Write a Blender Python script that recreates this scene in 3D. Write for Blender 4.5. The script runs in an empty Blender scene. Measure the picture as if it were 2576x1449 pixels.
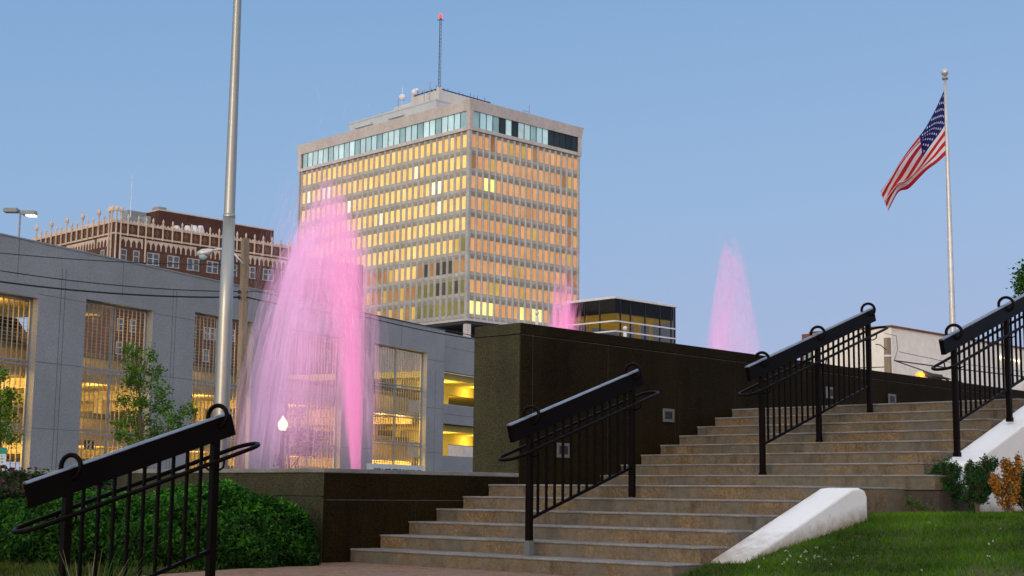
import bpy, bmesh, math, random
import numpy as np
from mathutils import Vector, Matrix
random.seed(7); rng = np.random.default_rng(11)
scene = bpy.context.scene
col = scene.collection
PI = math.pi
def A3(*v): return np.array(v, float)

# ------------------------------------------------------------------ camera
PITCH, ROLL, EYE, FPX = math.radians(8.0019), math.radians(0.6263), 0.72865, 3687.4
cp, sp = math.cos(PITCH), math.sin(PITCH)
cr, sr = math.cos(ROLL), math.sin(ROLL)
F = A3(0, cp, sp); UP0 = A3(0, -sp, cp); RT0 = A3(1, 0, 0)
R = RT0*cr + UP0*sr; UPV = UP0*cr - RT0*sr; CAM = A3(0, 0, EYE)
def ray(x, y): return F + R*(x-1288)/FPX - UPV*(y-724.5)/FPX
def atY(x, y, Y):
    d = ray(x, y); return CAM + d*Y/d[1]
def atZ(x, y, z):
    d = ray(x, y); return CAM + d*(z-EYE)/d[2]
def onpl(x, y, P0, n):
    d = ray(x, y); return CAM + d*((P0-CAM) @ n)/(d @ n)
cd = bpy.data.cameras.new('camera'); cam = bpy.data.objects.new('camera', cd); col.objects.link(cam)
cd.sensor_width = 36; cd.lens = FPX/2576*36; cd.clip_start = 0.1; cd.clip_end = 5000
M = Matrix(((R[0], UPV[0], -F[0]), (R[1], UPV[1], -F[1]), (R[2], UPV[2], -F[2]))).to_4x4()
M.translation = Vector(CAM); cam.matrix_world = M
scene.camera = cam
scene.view_settings.view_transform = 'Standard'; scene.view_settings.look = 'None'
scene.view_settings.exposure = 0; scene.view_settings.gamma = 1
scene.cycles.transparent_max_bounces = 64
scene.cycles.max_bounces = 5; scene.cycles.diffuse_bounces = 2; scene.cycles.glossy_bounces = 2
scene.cycles.use_adaptive_sampling = True; scene.cycles.adaptive_threshold = .03; scene.cycles.use_denoising = True

# ------------------------------------------------------------------ materials
def nodes_of(name):
    m = bpy.data.materials.new(name); m.use_nodes = True
    nt = m.node_tree; b = nt.nodes['Principled BSDF']
    return m, nt, b
def N(nt, t, **kw):
    n = nt.nodes.new(t)
    for k, v in kw.items(): setattr(n, k, v)
    return n
def rgba(c): return (c[0], c[1], c[2], 1)
def ramp(nt, fac, stops):
    r = N(nt, 'ShaderNodeValToRGB'); e = r.color_ramp.elements
    while len(e) < len(stops): e.new(0.5)
    for el, (p, c) in zip(e, stops): el.position = p; el.color = rgba(c)
    nt.links.new(fac, r.inputs[0]); return r.outputs[0]
def noise(nt, scale, detail=4, rough=.55, vec=None, dist=0):
    n = N(nt, 'ShaderNodeTexNoise'); n.inputs['Scale'].default_value = scale
    n.inputs['Detail'].default_value = detail; n.inputs['Roughness'].default_value = rough
    n.inputs['Distortion'].default_value = dist
    if vec is None:
        g = N(nt, 'ShaderNodeNewGeometry'); vec = g.outputs['Position']
    nt.links.new(vec, n.inputs['Vector']); return n.outputs['Fac']
def mixc(nt, fac, a, b, blend='MIX'):
    m = N(nt, 'ShaderNodeMix', data_type='RGBA', blend_type=blend)
    for s, v in ((m.inputs[0], fac), (m.inputs[6], a), (m.inputs[7], b)):
        if hasattr(v, 'is_linked'): nt.links.new(v, s)
        elif isinstance(v, (tuple, list)): s.default_value = rgba(v)
        else: s.default_value = v
    return m.outputs[2]
def bump(nt, b, h, strength=.3, dist=.01):
    n = N(nt, 'ShaderNodeBump'); n.inputs['Strength'].default_value = strength; n.inputs['Distance'].default_value = dist
    nt.links.new(h, n.inputs['Height']); nt.links.new(n.outputs[0], b.inputs['Normal'])
def surf(name, c1, c2=None, scale=3, rough=.7, metal=0, spec=.4, fine=None, fine_amt=.25, bmp=None, contrast=(.35, .65), streak=False):
    """two-tone noise surface, optional fine speckle multiplied in, optional bump (scale, strength, distance)"""
    m, nt, b = nodes_of(name)
    b.inputs['Roughness'].default_value = rough; b.inputs['Metallic'].default_value = metal
    b.inputs['Specular IOR Level'].default_value = spec
    c2 = c2 or tuple(v*.75 for v in c1)
    vec = None
    if streak:
        g = N(nt, 'ShaderNodeNewGeometry'); mp = N(nt, 'ShaderNodeMapping'); mp.inputs['Scale'].default_value = (1, 1, .12)
        nt.links.new(g.outputs['Position'], mp.inputs['Vector']); vec = mp.outputs[0]
    c = ramp(nt, noise(nt, scale, 6, .6, vec), [(contrast[0], c2), (contrast[1], c1)])
    if fine:
        f = ramp(nt, noise(nt, fine, 2, .7), [(.35, (1-fine_amt,)*3), (.65, (1+fine_amt,)*3)])
        c = mixc(nt, 1.0, c, f, 'MULTIPLY')
    nt.links.new(c, b.inputs['Base Color'])
    if bmp: bump(nt, b, noise(nt, bmp[0], 4, .6), bmp[1], bmp[2])
    return m
def emis(name, c, s, base=(.5, .5, .5)):
    m, nt, b = nodes_of(name)
    b.inputs['Base Color'].default_value = rgba(base); b.inputs['Emission Color'].default_value = rgba(c)
    b.inputs['Emission Strength'].default_value = s; b.inputs['Roughness'].default_value = .4
    return m
def vcol_leaf(name, transl=.35, rough=.6, spec=.12):
    m, nt, b = nodes_of(name)
    a = N(nt, 'ShaderNodeAttribute', attribute_name='Col')
    nt.links.new(a.outputs['Color'], b.inputs['Base Color'])
    b.inputs['Roughness'].default_value = rough; b.inputs['Specular IOR Level'].default_value = spec
    t = N(nt, 'ShaderNodeBsdfTranslucent'); nt.links.new(a.outputs['Color'], t.inputs['Color'])
    mx = N(nt, 'ShaderNodeMixShader'); mx.inputs[0].default_value = transl
    nt.links.new(b.outputs[0], mx.inputs[1]); nt.links.new(t.outputs[0], mx.inputs[2])
    nt.links.new(mx.outputs[0], nt.nodes['Material Output'].inputs[0])
    return m
def granite(name, dark, light, rough=.3, spec=.5):
    m, nt, b = nodes_of(name)
    c = ramp(nt, noise(nt, 55, 3, .75), [(.44, dark), (.60, light)])
    c = mixc(nt, .35, c, ramp(nt, noise(nt, 1.3, 4), [(.3, tuple(v*.6 for v in dark)), (.75, light)]))
    g = N(nt, 'ShaderNodeNewGeometry'); mp = N(nt, 'ShaderNodeMapping'); mp.inputs['Scale'].default_value = (1, 1, .10); nt.links.new(g.outputs['Position'], mp.inputs['Vector'])
    c = mixc(nt, ramp(nt, noise(nt, 4.5, 5, .7, mp.outputs[0]), [(.52, (0, 0, 0)), (.80, (.16, .16, .16))]), c, tuple(v*1.7+.01 for v in light))
    c = mixc(nt, 1.0, c, ramp(nt, noise(nt, 3.1, 4, .6, mp.outputs[0]), [(.3, (.82, .82, .82)), (.55, (1.03, 1.03, 1.03))]), 'MULTIPLY')
    nt.links.new(c, b.inputs['Base Color'])
    b.inputs['Roughness'].default_value = rough; b.inputs['Specular IOR Level'].default_value = spec
    return m
def aggregate(name, tan, brown, grey, grey_amt=(.45, .6)):
    m, nt, b = nodes_of(name)
    v = N(nt, 'ShaderNodeTexVoronoi'); v.inputs['Scale'].default_value = 55
    g = N(nt, 'ShaderNodeNewGeometry'); nt.links.new(g.outputs['Position'], v.inputs['Vector'])
    c = ramp(nt, v.outputs['Color'], [(.15, brown), (.55, tan), (.95, tuple(min(1, x*1.35) for x in tan))])
    c = mixc(nt, ramp(nt, noise(nt, 1.6, 6, .65), [(grey_amt[0], (0, 0, 0)), (grey_amt[1], (1, 1, 1))]), c, grey)
    d = ramp(nt, noise(nt, 9, 5, .7), [(.3, (.70, .66, .60)), (.6, (1.05, 1.05, 1.05))])
    c = mixc(nt, 1.0, c, d, 'MULTIPLY')
    g3 = N(nt, 'ShaderNodeMapping'); g3.inputs['Scale'].default_value = (1, 1, .25); nt.links.new(g.outputs['Position'], g3.inputs['Vector'])
    c = mixc(nt, 1.0, c, ramp(nt, noise(nt, 3.2, 5, .7, g3.outputs[0]), [(.32, (.62, .60, .58)), (.48, (1, 1, 1))]), 'MULTIPLY')
    nt.links.new(c, b.inputs['Base Color']); b.inputs['Roughness'].default_value = .8; b.inputs['Specular IOR Level'].default_value = .25
    bump(nt, b, v.outputs['Distance'], .35, .006)
    return m

MT = {}
MT['asphalt'] = surf('asphalt', (.05, .05, .052), (.035, .035, .036), 2, .85, fine=60)
MT['granite'] = granite('dark_granite', (.0062, .0044, .0014), (.029, .0195, .0065), .6, .04)
MT['granite_skylit'] = granite('skylit_granite', (.020, .0195, .0085), (.078, .075, .036), .6, .12)  # same granite, sky light on the left-facing sides painted into the colour
MT['joint'] = surf('joint', (.12, .13, .15), (.08, .085, .095), 3, .7)
MT['riser'] = aggregate('aggregate_riser', (.190, .132, .074), (.132, .084, .042), (.134, .120, .096), (.36, .60))
MT['tread'] = surf('concrete_tread', (.235, .225, .215), (.15, .14, .13), 2.5, .75, fine=45, fine_amt=.2)
MT['plaza'] = aggregate('plaza_aggregate', (.27, .155, .095), (.17, .09, .05), (.22, .15, .105))
MT['white_paint'] = surf('white_paint', (.82, .82, .80), (.68, .66, .61), 2.2, .6, fine=30, fine_amt=.04, bmp=(40, .12, .004), contrast=(.25, .5))
MT['black_metal'] = surf('black_metal', (.0050, .0028, .0023), (.0038, .0022, .0018), 6, .40, 0, .05, bmp=(60, .05, .002))
MT['black_gloss'] = surf('polished_black', (.02, .02, .022), (.015, .015, .016), 6, .22, .6, .6)
MT['galv'] = surf('galvanised_steel', (.55, .56, .58), (.3, .3, .31), 20, .4, .6)
MT['alum'] = surf('brushed_aluminium', (.40, .395, .36), (.30, .295, .27), 2.5, .36, .75, streak=True)
MT['alum_white'] = surf('pale_aluminium', (.66, .66, .66), (.52, .52, .52), 2, .4, .4)
MT['precast'] = surf('precast_concrete', (.315, .332, .346), (.27, .285, .296), .35, .85, fine=14, fine_amt=.13, spec=.2)
MT['precast_joint'] = surf('precast_joint', (.17, .175, .18), (.14, .145, .15), 2, .9)
MT['deck'] = surf('deck_concrete', (.48, .42, .30), (.36, .31, .2), .5, .8, fine=8, fine_amt=.15)
MT['deck_grey'] = surf('deck_rail_grey', (.16, .16, .17), (.1, .1, .1), 1, .8)
MT['grille'] = surf('grille_steel', (.44, .38, .26), (.36, .30, .20), 3, .55, .2)  # warm tint paints the inside lamp glow onto the bars
MT['frame_grey'] = surf('grey_frame', (.30, .34, .37), (.24, .27, .29), 3, .5, .2)
MT['wood_pole'] = surf('weathered_pole', (.30, .24, .17), (.19, .145, .10), 3, .9, streak=True, fine=30)
MT['wire'] = surf('wire_black', (.015, .015, .017), (.01, .01, .01), 5, .6)
MT['brick'] = surf('brown_brick', (.135, .066, .045), (.085, .042, .030), .5, .85, fine=5, fine_amt=.3)
MT['brick_pent'] = surf('dark_red_brick', (.105, .042, .030), (.06, .025, .02), .4, .85, fine=4, fine_amt=.25)
MT['terracotta'] = surf('cream_terracotta', (.72, .58, .47), (.58, .45, .35), .6, .7, fine=5, fine_amt=.12)
MT['tan_brick'] = surf('tan_brick', (.34, .19, .085), (.25, .13, .06), 2, .8)
MT['roof_grey'] = surf('roof_unit_grey', (.28, .31, .33), (.22, .24, .26), .8, .6)
MT['tower'] = surf('tower_precast', (.345, .335, .295), (.275, .265, .23), .22, .8, fine=2.2, fine_amt=.16, streak=False, spec=.2)
MT['tower_rib'] = surf('tower_rib', (.49, .485, .455), (.40, .39, .365), .3, .8, fine=2, fine_amt=.1, spec=.2)
MT['tower_pale'] = surf('tower_trim', (.62, .575, .55), (.50, .455, .43), .25, .8, fine=1.5, fine_amt=.08, streak=True)  # paler tone of the tower's bands and columns
MT['tower_pent'] = surf('tower_plant', (.52, .56, .58), (.44, .48, .50), .2, .7)
MT['dark'] = surf('dark_metal', (.03, .032, .035), (.02, .02, .022), 2, .5)
MT['white'] = surf('white_metal', (.75, .77, .8), (.65, .67, .7), 2, .5)
MT['stucco'] = surf('cream_stucco', (.88, .85, .79), (.82, .78, .71), .35, .85, fine=3, fine_amt=.06, streak=True)
MT['stucco_side'] = MT['stucco']
MT['corr'] = surf('blue_corrugated', (.35, .42, .48), (.28, .33, .37), 2, .5)
MT['rust'] = surf('rusty_trim', (.25, .10, .06), (.15, .06, .04), 3, .8)
MT['leaf'] = vcol_leaf('leaf'); MT['grassblade'] = vcol_leaf('grass_blade', .3)
MT['bark'] = surf('bark', (.14, .10, .07), (.08, .055, .04), 8, .9)
MT['soil'] = surf('lawn_soil', (.045, .055, .014), (.075, .042, .022), 1.3, .95, fine=35, fine_amt=.4)
MT['mulch'] = surf('mulch', (.07, .035, .02), (.03, .017, .01), 12, .95, fine=40, fine_amt=.5)
MT['lamp_warm'] = emis('lamp_warm', (1, .80, .46), 2.2, (.8, .7, .5))
MT['lamp_white'] = emis('lamp_white', (1, .88, .50), 4)
MT['lamp_orange'] = emis('lamp_orange', (1, .29, .02), 2.2, (.3, .1, .02))
MT['beacon'] = emis('red_beacon', (1, .10, .08), 1.3, (.3, .03, .03))
MT['beacon_core'] = emis('red_beacon_core', (1, .7, .6), 9)
MT['gsign'] = surf('sign_green', (.01, .30, .22), (.01, .25, .19), 3, .5)
MT['wsign'] = surf('sign_white', (.62, .70, .70), (.55, .62, .62), 3, .5)
MT['bsign'] = surf('sign_black', (.012, .012, .014), (.01, .01, .01), 3, .5)
MT['flag_red'] = surf('flag_red', (.56, .035, .045), (.44, .025, .035), 3, .8)
MT['flag_white'] = surf('flag_white', (.80, .76, .76), (.7, .64, .65), 3, .8)
MT['flag_blue'] = surf('flag_blue', (.022, .030, .14), (.016, .022, .11), 3, .8)
def cloth(name, c):
    m, nt, b = nodes_of(name); b.inputs['Base Color'].default_value = rgba(c); b.inputs['Roughness'].default_value = .8; b.inputs['Specular IOR Level'].default_value = .1
    t = N(nt, 'ShaderNodeBsdfTranslucent'); t.inputs[0].default_value = rgba(c); mx = N(nt, 'ShaderNodeMixShader'); mx.inputs[0].default_value = .5
    nt.links.new(b.outputs[0], mx.inputs[1]); nt.links.new(t.outputs[0], mx.inputs[2]); nt.links.new(mx.outputs[0], nt.nodes['Material Output'].inputs[0]); return m
MT['flag_red'] = cloth('flag_red_cloth', (.62, .035, .05)); MT['flag_white'] = cloth('flag_white_cloth', (.92, .88, .88)); MT['flag_blue'] = cloth('flag_blue_cloth', (.022, .030, .16))
MT['car'] = surf('car_paint', (.012, .012, .013), (.01, .01, .01), 2, .25, 0, .5)
MT['tyre'] = surf('tyre', (.012, .012, .012), None, 4, .9)

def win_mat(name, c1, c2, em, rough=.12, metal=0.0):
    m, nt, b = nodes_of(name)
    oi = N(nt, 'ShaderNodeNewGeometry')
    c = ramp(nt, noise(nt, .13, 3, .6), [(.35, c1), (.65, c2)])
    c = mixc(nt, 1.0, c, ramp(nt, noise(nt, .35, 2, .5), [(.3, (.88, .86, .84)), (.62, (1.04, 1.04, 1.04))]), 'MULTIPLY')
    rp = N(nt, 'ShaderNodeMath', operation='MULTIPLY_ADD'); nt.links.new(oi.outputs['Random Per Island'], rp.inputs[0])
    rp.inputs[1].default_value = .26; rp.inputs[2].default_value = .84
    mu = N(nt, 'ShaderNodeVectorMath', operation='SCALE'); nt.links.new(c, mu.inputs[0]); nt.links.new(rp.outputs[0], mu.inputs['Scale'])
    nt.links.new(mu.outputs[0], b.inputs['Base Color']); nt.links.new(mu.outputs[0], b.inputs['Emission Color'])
    b.inputs['Emission Strength'].default_value = em; b.inputs['Roughness'].default_value = rough  # glow painted into the panes for the sky they reflect
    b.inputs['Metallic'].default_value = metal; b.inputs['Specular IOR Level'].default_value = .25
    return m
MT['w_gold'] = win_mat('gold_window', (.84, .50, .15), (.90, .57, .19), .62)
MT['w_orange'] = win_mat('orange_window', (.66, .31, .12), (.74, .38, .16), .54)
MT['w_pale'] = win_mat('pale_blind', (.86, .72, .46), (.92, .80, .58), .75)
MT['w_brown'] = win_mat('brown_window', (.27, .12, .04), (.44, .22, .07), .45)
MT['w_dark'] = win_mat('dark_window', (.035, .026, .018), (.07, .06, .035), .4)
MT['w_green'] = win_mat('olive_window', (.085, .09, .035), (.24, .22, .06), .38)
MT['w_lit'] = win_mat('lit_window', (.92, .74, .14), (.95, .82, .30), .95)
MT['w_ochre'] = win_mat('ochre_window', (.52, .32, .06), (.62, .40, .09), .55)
MT['top_pale'] = win_mat('pale_glazing', (.36, .55, .60), (.50, .68, .70), .42, .08)
MT['top_teal'] = win_mat('teal_glazing', (.20, .34, .38), (.30, .46, .48), .40, .08)
MT['top_dark'] = win_mat('dark_glazing', (.012, .02, .024), (.03, .04, .045), .3, .08)
MT['hotel_trim'] = surf('hotel_trim', (.52, .46, .40), (.42, .37, .32), 1, .7)
MT['hotel_glass'] = surf('hotel_glass', (.09, .12, .17), (.05, .07, .1), 1, .15, 0, .8)
MT['beam_in'] = emis('yellow_interior', (.80, .56, .07), .9, (.6, .45, .1))  # emission paints the lit look onto pavilion ceiling and columns
def smoked_glass():
    m, nt, b = nodes_of('smoked_glass')
    b.inputs['Base Color'].default_value = (.01, .009, .01, 1); b.inputs['Roughness'].default_value = .06; b.inputs['Specular IOR Level'].default_value = .35
    t = N(nt, 'ShaderNodeBsdfTransparent'); t.inputs[0].default_value = (.72, .66, .60, 1)
    mx = N(nt, 'ShaderNodeMixShader'); mx.inputs[0].default_value = .42
    nt.links.new(b.outputs[0], mx.inputs[2]); nt.links.new(t.outputs[0], mx.inputs[1])
    nt.links.new(mx.outputs[0], nt.nodes['Material Output'].inputs[0]); return m
MT['smoked'] = smoked_glass()
def water_jet():
    m, nt, b = nodes_of('pink_water')
    a = N(nt, 'ShaderNodeAttribute', attribute_name='Col')
    nt.links.new(a.outputs['Color'], b.inputs['Base Color']); nt.links.new(a.outputs['Color'], b.inputs['Emission Color'])
    b.inputs['Emission Strength'].default_value = .50; b.inputs['Roughness'].default_value = .5  # pink emission stands in for the underwater lamps
    t = N(nt, 'ShaderNodeBsdfTransparent'); mx = N(nt, 'ShaderNodeMixShader')
    nt.links.new(a.outputs['Alpha'], mx.inputs[0]); nt.links.new(t.outputs[0], mx.inputs[1]); nt.links.new(b.outputs[0], mx.inputs[2])
    nt.links.new(mx.outputs[0], nt.nodes['Material Output'].inputs[0]); return m
MT['jet'] = water_jet()
def water_sheet():
    m, nt, b = nodes_of('pink_water_sheet')
    a = N(nt, 'ShaderNodeAttribute', attribute_name='Col'); fl = N(nt, 'ShaderNodeAttribute', attribute_name='Flow')
    nt.links.new(a.outputs['Color'], b.inputs['Base Color']); nt.links.new(a.outputs['Color'], b.inputs['Emission Color'])
    b.inputs['Emission Strength'].default_value = .50; b.inputs['Roughness'].default_value = .6; b.inputs['Specular IOR Level'].default_value = .1  # lamp-lit glow put into the water material here too
    def mp(sc):
        q = N(nt, 'ShaderNodeMapping'); q.inputs['Scale'].default_value = sc; nt.links.new(fl.outputs['Vector'], q.inputs['Vector']); return q.outputs[0]
    f1 = ramp(nt, noise(nt, 1, 3, .6, mp((34, 3.2, 9))), [(.36, (.06,)*3), (.70, (1, 1, 1))])
    f2 = ramp(nt, noise(nt, 1, 4, .65, mp((4.5, 3.6, 7)), .6), [(.30, (.25,)*3), (.65, (1, 1, 1))])
    f = mixc(nt, 1.0, f1, f2, 'MULTIPLY')
    mu = N(nt, 'ShaderNodeMath', operation='MULTIPLY'); nt.links.new(f, mu.inputs[0]); nt.links.new(a.outputs['Alpha'], mu.inputs[1]); mu.use_clamp = True
    t = N(nt, 'ShaderNodeBsdfTransparent'); mx = N(nt, 'ShaderNodeMixShader')
    nt.links.new(mu.outputs[0], mx.inputs[0]); nt.links.new(t.outputs[0], mx.inputs[1]); nt.links.new(b.outputs[0], mx.inputs[2])
    nt.links.new(mx.outputs[0], nt.nodes['Material Output'].inputs[0]); return m
MT['sheet'] = water_sheet()
def pool_water():
    m, nt, b = nodes_of('pool_water')
    b.inputs['Base Color'].default_value = (.05, .04, .06, 1); b.inputs['Roughness'].default_value = .08
    bump(nt, b, noise(nt, 6, 3), .4, .03); return m
MT['pool'] = pool_water()

# ------------------------------------------------------------------ mesh helpers
class Fr:
    def __init__(s, O, X, Y, Z=(0, 0, 1)):
        s.O, s.X, s.Y, s.Z = A3(*O), A3(*X), A3(*Y), A3(*Z)
    def p(s, a, b, c): return s.O + s.X*a + s.Y*b + s.Z*c
    def inv(s, P): q = np.asarray(P)-s.O; return q@s.X, q@s.Y, q@s.Z
WORLD = Fr((0, 0, 0), (1, 0, 0), (0, 1, 0))
class MB:
    def __init__(s): s.v = []; s.f = []; s.m = []
    def add(s, vs, fs, mi=0):
        o = len(s.v); s.v += [tuple(map(float, p)) for p in vs]; s.f += [tuple(i+o for i in f) for f in fs]; s.m += [mi]*len(fs); return s
    def hexa(s, P, mi=0): return s.add(P, [(3, 2, 1, 0), (4, 5, 6, 7), (0, 1, 5, 4), (1, 2, 6, 5), (2, 3, 7, 6), (3, 0, 4, 7)], mi)
    def box(s, fr, a0, a1, b0, b1, c0, c1, mi=0):
        return s.hexa([fr.p(a, b, c) for c in (c0, c1) for a, b in ((a0, b0), (a1, b0), (a1, b1), (a0, b1))], mi)
    def prism(s, pts, vec, mi=0):
        n = len(pts); P = [A3(*p) for p in pts]; Q = [p+A3(*vec) for p in P]
        return s.add(P+Q, [tuple(range(n))[::-1], tuple(range(n, 2*n))]+[(i, (i+1) % n, n+(i+1) % n, n+i) for i in range(n)], mi)
    def quad(s, a, b, c, d, mi=0): return s.add([a, b, c, d], [(0, 1, 2, 3)], mi)
    def tube(s, pts, r, n=8, closed=False, mi=0, caps=True, ref=None):
        P = [A3(*p) for p in pts]; k = len(P); rs = r if hasattr(r, '__len__') else [r]*k
        V = []; prev = None
        for i in range(k):
            t = (P[(i+1) % k]-P[i-1]) if closed else (P[min(i+1, k-1)]-P[max(i-1, 0)])
            t = t/(np.linalg.norm(t)+1e-12)
            if prev is None:
                h = A3(0, 0, 1) if abs(t[2]) < .9 else A3(1, 0, 0)
                if ref is not None: h = A3(*ref)
                x = np.cross(t, h)
            else: x = prev-t*(prev@t)
            x = x/(np.linalg.norm(x)+1e-12); prev = x; y = np.cross(t, x)
            V += [P[i]+(x*math.cos(2*PI*j/n)+y*math.sin(2*PI*j/n))*rs[i] for j in range(n)]
        fs = [(i*n+j, i*n+(j+1) % n, ((i+1) % k)*n+(j+1) % n, ((i+1) % k)*n+j) for i in range(k if closed else k-1) for j in range(n)]
        if not closed and caps: fs += [tuple(range(n))[::-1], tuple(range((k-1)*n, k*n))]
        return s.add(V, fs, mi)
    def lathe(s, c, prof, n=16, mi=0):
        c = A3(*c); V = [c+A3(r*math.cos(2*PI*j/n), r*math.sin(2*PI*j/n), z) for r, z in prof for j in range(n)]; k = len(prof)
        fs = [(i*n+j, i*n+(j+1) % n, (i+1)*n+(j+1) % n, (i+1)*n+j) for i in range(k-1) for j in range(n)]
        return s.add(V, fs+[tuple(range(n))[::-1], tuple(range((k-1)*n, k*n))], mi)
    def build(s, name, mats, parent=None, bevel=0, seg=2, smooth=False, origin=None, recalc=True):
        o0 = ORG[parent.name] if parent is not None else (A3(*origin) if origin is not None else A3(*np.mean(np.array(s.v), 0)[:2], np.min(np.array(s.v)[:, 2])))
        me = bpy.data.meshes.new(name)
        me.from_pydata([tuple(A3(*p)-o0) for p in s.v], [], s.f)
        mats = mats if isinstance(mats, (list, tuple)) else [mats]
        for m in mats: me.materials.append(MT[m] if isinstance(m, str) else m)
        me.polygons.foreach_set('material_index', s.m)
        if recalc or bevel:
            bm = bmesh.new(); bm.from_mesh(me)
            if recalc: bmesh.ops.recalc_face_normals(bm, faces=bm.faces)
            if bevel:
                ed = [e for e in bm.edges if len(e.link_faces) == 2 and e.calc_face_angle(0) > .6]
                bmesh.ops.bevel(bm, geom=ed, offset=bevel, segments=seg, affect='EDGES', profile=.5, clamp_overlap=True)
            bm.to_mesh(me); bm.free()
        if smooth: me.polygons.foreach_set('use_smooth', [True]*len(me.polygons))
        ob = bpy.data.objects.new(name, me); col.objects.link(ob)
        if parent is not None: ob.parent = parent
        else: ob.location = Vector(o0)
        ORG[ob.name] = o0
        return ob
ORG = {}
def tag(o, label=None, cat=None, group=None, kind=None):
    if label: o['label'] = label
    if cat: o['category'] = cat
    if group: o['group'] = group
    if kind: o['kind'] = kind
    return o
def thing(name, label, cat, loc, group=None):
    o = bpy.data.objects.new(name, None); o.empty_display_size = .2; col.objects.link(o); o.location = Vector(A3(*loc))
    ORG[o.name] = A3(*loc); return tag(o, label, cat, group)
def fast(name, V, faces, mat, cols=None, parent=None, origin=(0, 0, 0), smooth=False):
    o0 = ORG[parent.name] if parent is not None else A3(*origin)
    V = np.asarray(V, np.float32)-o0.astype(np.float32); faces = np.asarray(faces, np.int32); k = faces.shape[1]
    me = bpy.data.meshes.new(name); me.vertices.add(len(V)); me.vertices.foreach_set('co', V.ravel())
    me.loops.add(faces.size); me.loops.foreach_set('vertex_index', faces.ravel())
    me.polygons.add(len(faces)); me.polygons.foreach_set('loop_start', np.arange(0, faces.size, k, dtype=np.int32))
    me.materials.append(MT[mat]); me.update(calc_edges=True); me.validate()
    if cols is not None:
        c = np.asarray(cols, np.float32)
        if c.shape[1] == 3: c = np.hstack([c, np.ones((len(c), 1), np.float32)])
        at = me.color_attributes.new('Col', 'FLOAT_COLOR', 'POINT'); at.data.foreach_set('color', c.ravel())
    if smooth: me.polygons.foreach_set('use_smooth', [True]*len(me.polygons))
    ob = bpy.data.objects.new(name, me); col.objects.link(ob)
    if parent is not None: ob.parent = parent
    else: ob.location = Vector(o0)
    ORG[ob.name] = o0; return ob
def unit(a): return a/(np.linalg.norm(a, axis=-1, keepdims=True)+1e-9)
def leaf_quads(P, nrm, size, aspect=.45, jitter=.6, long_dir=None):
    """rhombic leaves at points P facing roughly nrm"""
    n = len(P); nn = unit(nrm+rng.normal(0, jitter, (n, 3)))
    d = rng.normal(0, 1, (n, 3)) if long_dir is None else long_dir+rng.normal(0, .5, (n, 3))
    t = unit(d-nn*(d*nn).sum(1, keepdims=True)); b = np.cross(nn, t)
    s = (size*rng.uniform(.6, 1.25, n))[:, None]
    V = np.stack([P-t*s*.5, P+b*s*aspect*.5+nn*s*.06, P+t*s*.5, P-b*s*aspect*.5+nn*s*.06], 1).reshape(-1, 3)
    return V, np.arange(4*n).reshape(-1, 4)
def vary(c, n, amt=.3, k=4):
    c = np.array(c)[None]*rng.uniform(1-amt, 1+amt, (n, 1))*rng.uniform(.9, 1.1, (n, 3)); return np.repeat(np.clip(c, 0, 1), k, 0)

# ------------------------------------------------------------------ stair frame: s along the wall (uphill), t to the right, z up
TH = math.radians(43.1103); RUN, LAND, RISE = .41889, 1.62435, .14
U = A3(math.sin(TH), math.cos(TH), 0); V_ = A3(-math.cos(TH), math.sin(TH), 0)
O = A3(-1.68373, 15.74110, 0)
ST = Fr(O, U, -V_)

# ================================================================== setting
g = MB(); g.add([(-2500, -300, -1), (2500, -300, -1), (2500, 4000, -1), (-2500, 4000, -1)], [(0, 1, 2, 3)])
tag(g.build('ground', 'asphalt', origin=(0, 0, -1)), kind='structure')
def poly_slab(name, st, z0, z1, mat, kind='structure', bevel=0):
    m = MB(); m.prism([ST.p(s, t, z0) for s, t in st], (0, 0, z1-z0)); o = m.build(name, mat, bevel=bevel)
    return tag(o, kind=kind)
# plaza with the short lower flight that the nearest rail stands on
pz = MB()
pz.prism([ST.p(s, t, -1) for s, t in ((-.41, -.02), (.02, -.02), (.02, 4.9), (-3.55, 4.9), (-3.55, 1.05))], (0, 0, 1.0))
for k in range(1, 7):
    s0 = -3.55-RUN*k
    pz.box(ST, s0, s0+RUN-.003, 1.05, 2.93, -1.0+.002*k, -RISE*k)
tag(pz.build('plaza_pavement', 'plaza', bevel=.012), kind='structure')
poly_slab('upper_terrace', [(7.49, 7), (7.49, -.80), (8, -5.6), (26, -22), (60, -22), (60, 12), (12, 12)], -.99, 1.952, 'plaza')

# ------------------------------------------------------------------ granite walls
def panelled(m, fr, a_edges, b0, b1, c0, c1, gap=.008):
    for a0, a1 in zip(a_edges[:-1], a_edges[1:]):
        m.box(fr, a0+gap, a1-gap, b0, b1, c0, c1)
# tall wall along the stair, s 2.63 -> 25
tw = thing('granite_wall', 'tall dark speckled granite wall rising beside the steps', 'wall', ST.p(13, -.39, -1))
m = MB(); m.box(ST, 2.66, 25.0, -.75, -.012, -.97, 2.72); m.build('core', 'joint', tw)
edges = [2.86+1.443*i for i in range(0, 16)]; edges = [2.63]+edges+[25.2]
m = MB(); panelled(m, ST, edges, -.06, 0, -.98, 2.644); panelled(m, ST, edges, -.78, -.70, -.98, 2.644)
m.build('panels', 'granite', tw, bevel=.004, seg=1)
m = MB(); panelled(m, ST, edges, -.78, 0, 2.652, 2.79, .002); m.build('coping', 'granite', tw, bevel=.006, seg=1)
m = MB(); m.box(ST, 2.615, 2.659, -.775, -.012, -.9, 2.643); m.box(ST, 2.622, 2.629, -.78, -.004, 2.653, 2.786)
tag(m.build('end_panel', 'granite_skylit', tw, bevel=.003, seg=1), 'end face of the wall, sky light painted into its colour')
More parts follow.
